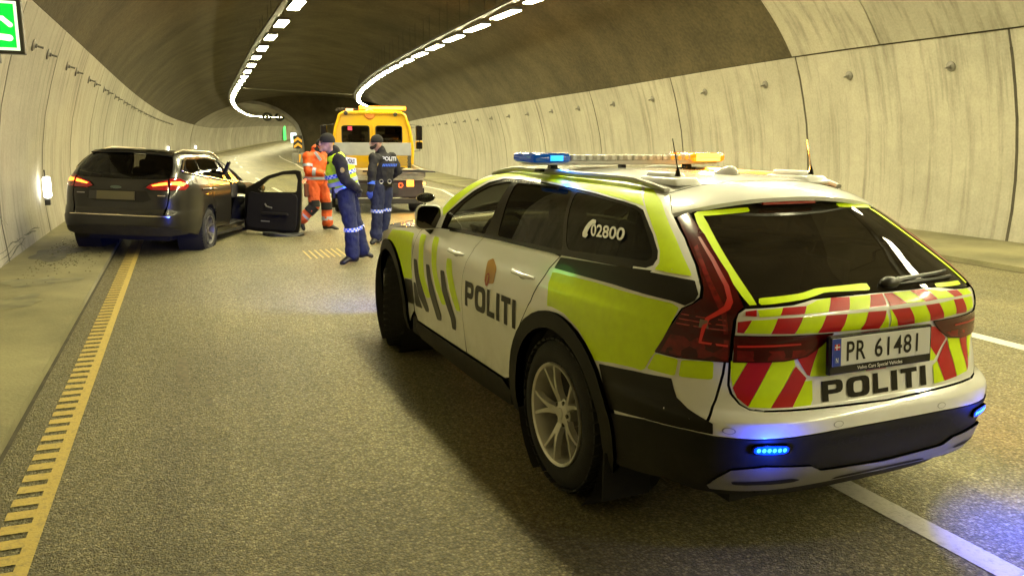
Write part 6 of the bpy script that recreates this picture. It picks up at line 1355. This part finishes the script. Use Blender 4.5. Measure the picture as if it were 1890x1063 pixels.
def person(label, base, J, mats, **k):
    """J: joints in metres relative to base"""
    P = empty('person', base, 0, label, 'person'); g = {a: Vector(b) for a, b in J.items()}
    mj, mt, mb_ = mats
    hb, f, sd = head(g['head'], k['face'])
    # body: one continuous figure
    ch = [([g['hip'], g['mid'], g['chest'], g['neck']], [(.13, .10), (.13, .10), (.15, .10), (.055, .055)]), ([g['neck']-V3(0, 0, .03), g['head']+V3(0, 0, -.03)], [.055, .052]),
          ([g['shL'], g['elL'], g['haL']], [.05, .04, .026]), ([g['shR'], g['elR'], g['haR']], [.05, .04, .026]),
          ([g['hipL'], g['knL'], g['anL']], [.085, .055, .04]), ([g['hipR'], g['knR'], g['anR']], [.085, .055, .04])]
    for a in 'LR':
        d = (g['ha'+a]-g['el'+a]).normalized(); 
        if k.get('gloves'): continue
        ch += hand(g['ha'+a], d+V3(0, 0, -.2), f+V3(0, 0, .1))
    body_mesh('body', ch, hb, M_SKIN, P, .009, 2)
    if k.get('gloves'):
        ch = []
        for a in 'LR':
            d = (g['ha'+a]-g['el'+a]).normalized(); ch = [(p, [ (r[0]*1.12, r[1]*1.2) if isinstance(r, tuple) else r*1.15 for r in q]) for p, q in hand(g['ha'+a], d+V3(0, 0, -.2), f+V3(0, 0, .1))]
            body_mesh('glove', ch, [], k['gloves'], P, .009, 2)
    # face
    s = MB()
    for s_ in (-1, 1): s.ball(Vector(g['head'])+f*.083+sd*s_*.032+V3(0, 0, .010), (.010, .010, .007), 8, 6)
    s.build('eyes', mat('eye_dark', (.03, .02, .015), .3), P, True)
    s = MB(); s.ball(Vector(g['head'])+f*.090+V3(0, 0, -.052), (.010, .020, .005), 10, 6); s.build('mouth', mat('lip', (.35, .13, .11), .5), P, True)
    if k.get('beard'): body_mesh('beard', [([g['head']+f*.07+V3(0, 0, -.075), g['head']+f*.03+sd*.055+V3(0, 0, -.06), g['head']-f*.01+sd*.07], [.034, .025, .016]), ([g['head']+f*.07+V3(0, 0, -.075), g['head']+f*.03-sd*.055+V3(0, 0, -.06), g['head']-f*.01-sd*.07], [.034, .025, .016])], [], mat('beard', (.04, .03, .022), .95), P, .008, 2)
    # trousers
    ch = [([g['hip']+V3(0, 0, .08), g['hip']], [(.165, .125), (.165, .125)])]
    for a in 'LR':
        h, kn, an = g['hip'+a], g['kn'+a], g['an'+a]
        ch.append(([h+V3(0, 0, .02), h.lerp(kn, .5), kn, kn.lerp(an, .35), kn.lerp(an, .75), an+V3(0, 0, .02)], [.118, .108, .090, .090, .088, .094]))
        ch.append(([kn.lerp(an, .84), kn.lerp(an, .92)], [.100, .098]))
    body_mesh('trousers', ch, [], mt, P, .013, 2)
    # jacket: trunk with sleeves
    d_ = k.get('thick', 0)
    ch = [([g['hem'], g['mid'], g['chest'], g['chest'].lerp(g['neck'], .55), g['neck']+V3(0, 0, -.01)], [(.185+d_, .145+d_), (.175+d_, .145+d_), (.19+d_, .145+d_), (.15, .12), (.085, .085)]), ([g['neck']+V3(0, 0, -.05), g['neck']+V3(0, 0, .03)], [.088, .078])]
    for a in 'LR':
        s_, e_, h_ = g['sh'+a], g['el'+a], g['ha'+a]; ch.append(([g['chest'].lerp(s_, .55)+V3(0, 0, .03), s_, s_.lerp(e_, .5), e_, e_.lerp(h_, .6), h_], [.09, .088, .078, .067, .062, .050]))
    body_mesh('jacket', ch, [], mj, P, .013, 2)
    # boots
    for a in 'LR':
        ch = []
        an, to = g['an'+a], g['to'+a]; dd = (to-an); dd.z = 0; dd = dd.normalized(); up = V3(0, 0, 1)
        ch.append(([an+V3(0, 0, .10), an+V3(0, 0, .0), an-dd*.035+V3(0, 0, -.04)], [.064, .062, .054])); ch.append(([an-dd*.045+V3(0, 0, -.055), an.lerp(to, .5)+V3(0, 0, -.0), to], [(.052, .042), (.056, .042), (.050, .034)]))
        body_mesh('boot', ch, [], M_BOOT, P, .009, 2)
    if k.get('beanie', True):
        hc = Vector(g['head']); s = MB(); s.ball((0, 0, 0), (.093, .102, .098), 20, 12)
        s.v = [(x, y, max(z, -.005)) for x, y, z in s.v]; nn = len(s.v)
        s.add([(x_*q, y_*q, z_) for z_, q in ((.0, 1.0), (-.028, .985)) for x_, y_ in [(.094*math.cos(a*.314), .102*math.sin(a*.314)) for a in range(20)]], [(a, (a+1) % 20, 20+(a+1) % 20, 20+a) for a in range(20)])
        o = s.build('beanie', M_WOOL, P, True); o.location = hc+V3(0, 0, .028)-f*.012; o.rotation_euler = (0, 0, math.atan2(f.y, f.x)-math.pi/2)
    return P, g, f, sd
def cuff(P, name, a, b, t, r, w, m, n=18, chk=None):
    """reflective band round a limb between a and b"""
    a, b = Vector(a), Vector(b); c = a.lerp(b, t); d = (b-a).normalized(); ra, rb = r if isinstance(r, tuple) else (r, r)
    u = d.cross(V3(0, 1, 0) if abs(d.y) < .8 else V3(1, 0, 0)).normalized(); v = d.cross(u)
    V = []; F = []
    for z in (-w/2, 0, w/2):
        for i in range(n): q = 2*math.pi*i/n; V.append(c+d*z+u*ra*math.cos(q)+v*rb*math.sin(q))
    for j in range(2):
        for i in range(n): F.append((j*n+i, j*n+(i+1) % n, (j+1)*n+(i+1) % n, (j+1)*n+i))
    me = obj(name, V, F, m, P, chk is None)
    if chk:
        me.data.materials.append(chk)
        for i, p in enumerate(me.data.polygons):
            if (i % n+i//n) % 2: p.material_index = 1
    return me
def wrap_text(P, s, c, right, up, out, w, h, m, bold=.02, curve=.0, name='lettering'):
    c, right, up, out = map(Vector, (c, right, up, out))
    return text_on(name, s, lambda a, b: c+right*(a-.5)*w+up*(b-.5)*h+out*(-curve*((a-.5)*2)**2), m, P, bold)
def rel(base, d): return {k_: (v[0]-base[0], v[1]-base[1], v[2]-base[2]) for k_, v in d.items()}
# officer in the hi-vis vest, bending towards the car, hands folded behind him
b1 = (-.45, 7.45, -.01)
J = rel(b1, dict(head=(-.755, 7.42, 1.585), neck=(-.655, 7.46, 1.45), chest=(-.59, 7.46, 1.25), mid=(-.55, 7.46, 1.08), hip=(-.50, 7.46, .96), hem=(-.53, 7.46, .99),
   shL=(-.62, 7.28, 1.36), elL=(-.56, 7.20, 1.10), haL=(-.40, 7.32, 1.00), shR=(-.55, 7.64, 1.38), elR=(-.40, 7.68, 1.14), haR=(-.36, 7.50, 1.0),
   hipL=(-.54, 7.38, .90), knL=(-.49, 7.34, .52), anL=(-.47, 7.34, .11), toL=(-.63, 7.28, .02), hipR=(-.47, 7.55, .90), knR=(-.37, 7.58, .52), anR=(-.27, 7.62, .12), toR=(-.17, 7.60, .05)))
P1, g1, f1, sd1 = person('officer in yellow hi-vis vest and navy trousers leaning forward', b1, J, (M_BLKC, M_NAVY, None), face=(-1, -.22, -.12), gloves=mat('glove_black', (.02, .02, .022), .6))
body_mesh('vest', [([g1['hem']+V3(-.005, 0, .02), g1['mid'], g1['chest'], g1['chest'].lerp(g1['neck'], .5)], [(.196, .158), (.190, .160), (.203, .160), (.150, .135)]), ([g1['chest'].lerp(g1['shL'], .5)+V3(0, 0, .07), g1['chest'].lerp(g1['shR'], .5)+V3(0, 0, .07)], [.075, .075])], [], M_VEST, P1, .012, 2)
M_CHK = mat('check_blue', (.03, .08, .45), .4, emit=(.0, .1, 1), es=.15)  # blue squares get a faint glow standing in for flasher light
ax0, ax1 = g1['hem'], g1['neck']
cuff(P1, 'check_band', ax0, ax1, .42, (.212, .174), .05, M_LETT, 40, M_CHK); cuff(P1, 'reflective_band', ax0, ax1, .20, (.207, .170), .055, M_REFL); cuff(P1, 'reflective_band', ax0, ax1, .03, (.203, .166), .055, M_REFL)
# sleeve and chest of the near side over the vest
body_mesh('sleeve', [([g1['shL']+V3(.0, -.0, .0), g1['shL'].lerp(g1['elL'], .5), g1['elL'], g1['elL'].lerp(g1['haL'], .6), g1['haL']], [.095, .084, .074, .066, .052])], [], M_BLKC, P1, .013, 2)
wrap_text(P1, 'POLITI', g1['chest']+V3(.142, -.119, .10), V3(.75, .66, -.10), V3(-.10, -.05, 1), V3(.6, -.7, .1), .19, .06, M_BKF, .03, .015)
s = MB(); c = g1['chest']+V3(.136, -.112, .10); r_ = V3(.75, .66, -.10).normalized(); u_ = V3(-.10, -.05, 1).normalized(); s.add([c+r_*a-u_*b for a, b in ((-.11, .045), (.11, .045), (.11, -.045), (-.11, -.045))], [(0, 1, 2, 3)]); s.build('text_patch', M_LETT, P1, fix=False)
for a in 'LR': cuff(P1, 'check_band', g1['kn'+a], g1['an'+a], .16, .099, .05, M_LETT, 22, M_RBLU)
s = MB(); s.box(g1['hem']+V3(-.16, -.06, -.05), (.05, .09, .16)); s.build('belt_pouch', M_BKF, P1, bevel=.015)
cuff(P1, 'duty_belt', g1['hip'], g1['mid'], .0, (.180, .145), .05, M_BKF)
s = MB(); s.ball(g1['shL'].lerp(g1['elL'], .5)+V3(-.02, -.078, .01), (.03, .008, .035), 8, 6); s.build('sleeve_badge', mat('badge_gold', (.30, .22, .06), .5), P1)
# officer in black by the truck, turned away
b2 = (.36, 9.3, -.02)
J = rel(b2, dict(head=(.315, 9.3, 1.575), neck=(.385, 9.32, 1.43), chest=(.41, 9.32, 1.23), mid=(.41, 9.32, 1.05), hip=(.39, 9.32, .93), hem=(.40, 9.32, .95),
   shL=(.25, 9.18, 1.34), elL=(.20, 9.12, 1.10), haL=(.17, 9.10, .86), shR=(.58, 9.38, 1.34), elR=(.69, 9.42, 1.12), haR=(.56, 9.52, 1.02),
   hipL=(.32, 9.26, .88), knL=(.29, 9.24, .50), anL=(.27, 9.26, .10), toL=(.18, 9.16, .025), hipR=(.47, 9.36, .88), knR=(.45, 9.36, .52), anR=(.41, 9.42, .11), toR=(.33, 9.36, .03)))
P2, g2, f2, sd2 = person('officer in black uniform and beanie standing behind the truck', b2, J, (M_BLKC, M_NAVY, None), face=(-1, .05, -.05), beard=True, gloves=mat('glove_blue_lit', (.03, .07, .45), .5))  # blue flasher light on the gloves is painted into their colour
wrap_text(P2, 'POLITI', g2['chest']+V3(.08, -.158, .10), V3(1, -.02, -.03), V3(.0, 0, 1), V3(0, -1, 0), .22, .065, M_LETT, .03, .03)
s = MB()
for i in range(9): x = -.04+.026*i; c = g2['chest']+V3(x, -.162, -.02); s.add([c, c+V3(.016, 0, 0), c+V3(.03, 0, .04), c+V3(.014, 0, .04)], [(0, 1, 2, 3)])
s.build('check_band', M_RBLU, P2, fix=False)
for a in 'LR': cuff(P2, 'check_band', g2['kn'+a], g2['an'+a], -.05, .099, .05, M_RBLU, 22, M_LETT)
cuff(P2, 'duty_belt', g2['hip'], g2['mid'], .1, (.182, .148), .055, M_BKF)
for x in (-.04, .09): s = MB(); s.lathe([(.022, -.006), (.032, -.01), (.036, 0), (.032, .01)], c=g2['hip']+V3(x, -.16, .05), ax='y', n=14); s.build('handcuff_case' if x < 0 else 'belt_clip', M_SILV, P2, True)
s = MB(); s.ball(g2['shL']+V3(.02, -.07, -.09), (.03, .01, .035), 8, 6); s.build('sleeve_badge', MATS['badge_gold'], P2)
cuff(P2, 'reflective_band', g2['elL'], g2['haL'], .55, .062, .05, M_RBLU)
# recovery worker in orange, mid-stride, head hidden behind the officer
b3 = (-.30, 11.5, -.03)
J = rel(b3, dict(head=(-.17, 11.5, 1.50), neck=(-.29, 11.5, 1.42), chest=(-.30, 11.5, 1.22), mid=(-.31, 11.5, 1.02), hip=(-.30, 11.5, .88), hem=(-.31, 11.5, .90),
   shL=(-.45, 11.42, 1.31), elL=(-.46, 11.36, 1.06), haL=(-.22, 11.30, 1.03), shR=(-.14, 11.62, 1.31), elR=(-.10, 11.64, 1.06), haR=(-.02, 11.55, .92),
   hipL=(-.37, 11.45, .82), knL=(-.36, 11.42, .43), anL=(-.60, 11.46, .19), toL=(-.56, 11.44, .03), hipR=(-.20, 11.55, .82), knR=(-.12, 11.55, .46), anR=(-.12, 11.55, .09), toR=(.05, 11.52, .0)))
P3, g3, f3, sd3 = person('worker in orange hi-vis suit and dark boots walking past the open car door', b3, J, (M_ORA, mat('orange_trousers', (.62, .10, .025), .75, var=.15, vs=9, bump=.35, bs=30), None), face=(1, -.1, -.1), thick=.015)
cuff(P3, 'reflective_band', g3['hem'], g3['mid'], .25, (.212, .172), .05, M_REFL); cuff(P3, 'reflective_band', g3['elL'], g3['haL'], .45, .075, .06, M_REFL); cuff(P3, 'reflective_band', g3['shL'], g3['elL'], .62, .092, .05, M_REFL)
cuff(P3, 'reflective_band', g3['knR'], g3['anR'], .70, .101, .07, M_REFL); cuff(P3, 'reflective_band', g3['knL'], g3['anL'], .70, .101, .04, M_REFL)
cuff(P3, 'knee_patch', g3['hipL'], g3['knL'], .88, .101, .12, M_BLKC); cuff(P3, 'knee_patch', g3['knL'], g3['anL'], .2, .100, .16, M_BLKC); cuff(P3, 'knee_patch', g3['knR'], g3['anR'], .1, .100, .14, M_BLKC)
s = MB(); s.box(g3['chest']+V3(.02, -.172, .10), (.05, .012, .18), Matrix.Rotation(-.6, 3, 'Y')); s.build('shoulder_tape', M_REFL, P3)
s = MB(); s.box(g3['hip']+V3(-.16, -.09, -.16), (.14, .08, .24)); s.build('thigh_pocket', mat('pocket_brown', (.15, .05, .02), .8), P3, bevel=.02)
cuff(P3, 'dark_collar', g3['neck'], g3['head'], .15, .092, .08, M_BLKC)
s = MB(); s.tube([(-.56, 11.3, .94), (-.50, 11.33, 1.0)], .015, 8); 
o = s.build('hand_torch', mat('torch_red', (.6, .03, .02), .4, emit=(1, .08, .03), es=4)); tag(o, 'small red lit wand hanging beside the worker in orange', 'torch'); o.location = (0, 0, -.08)
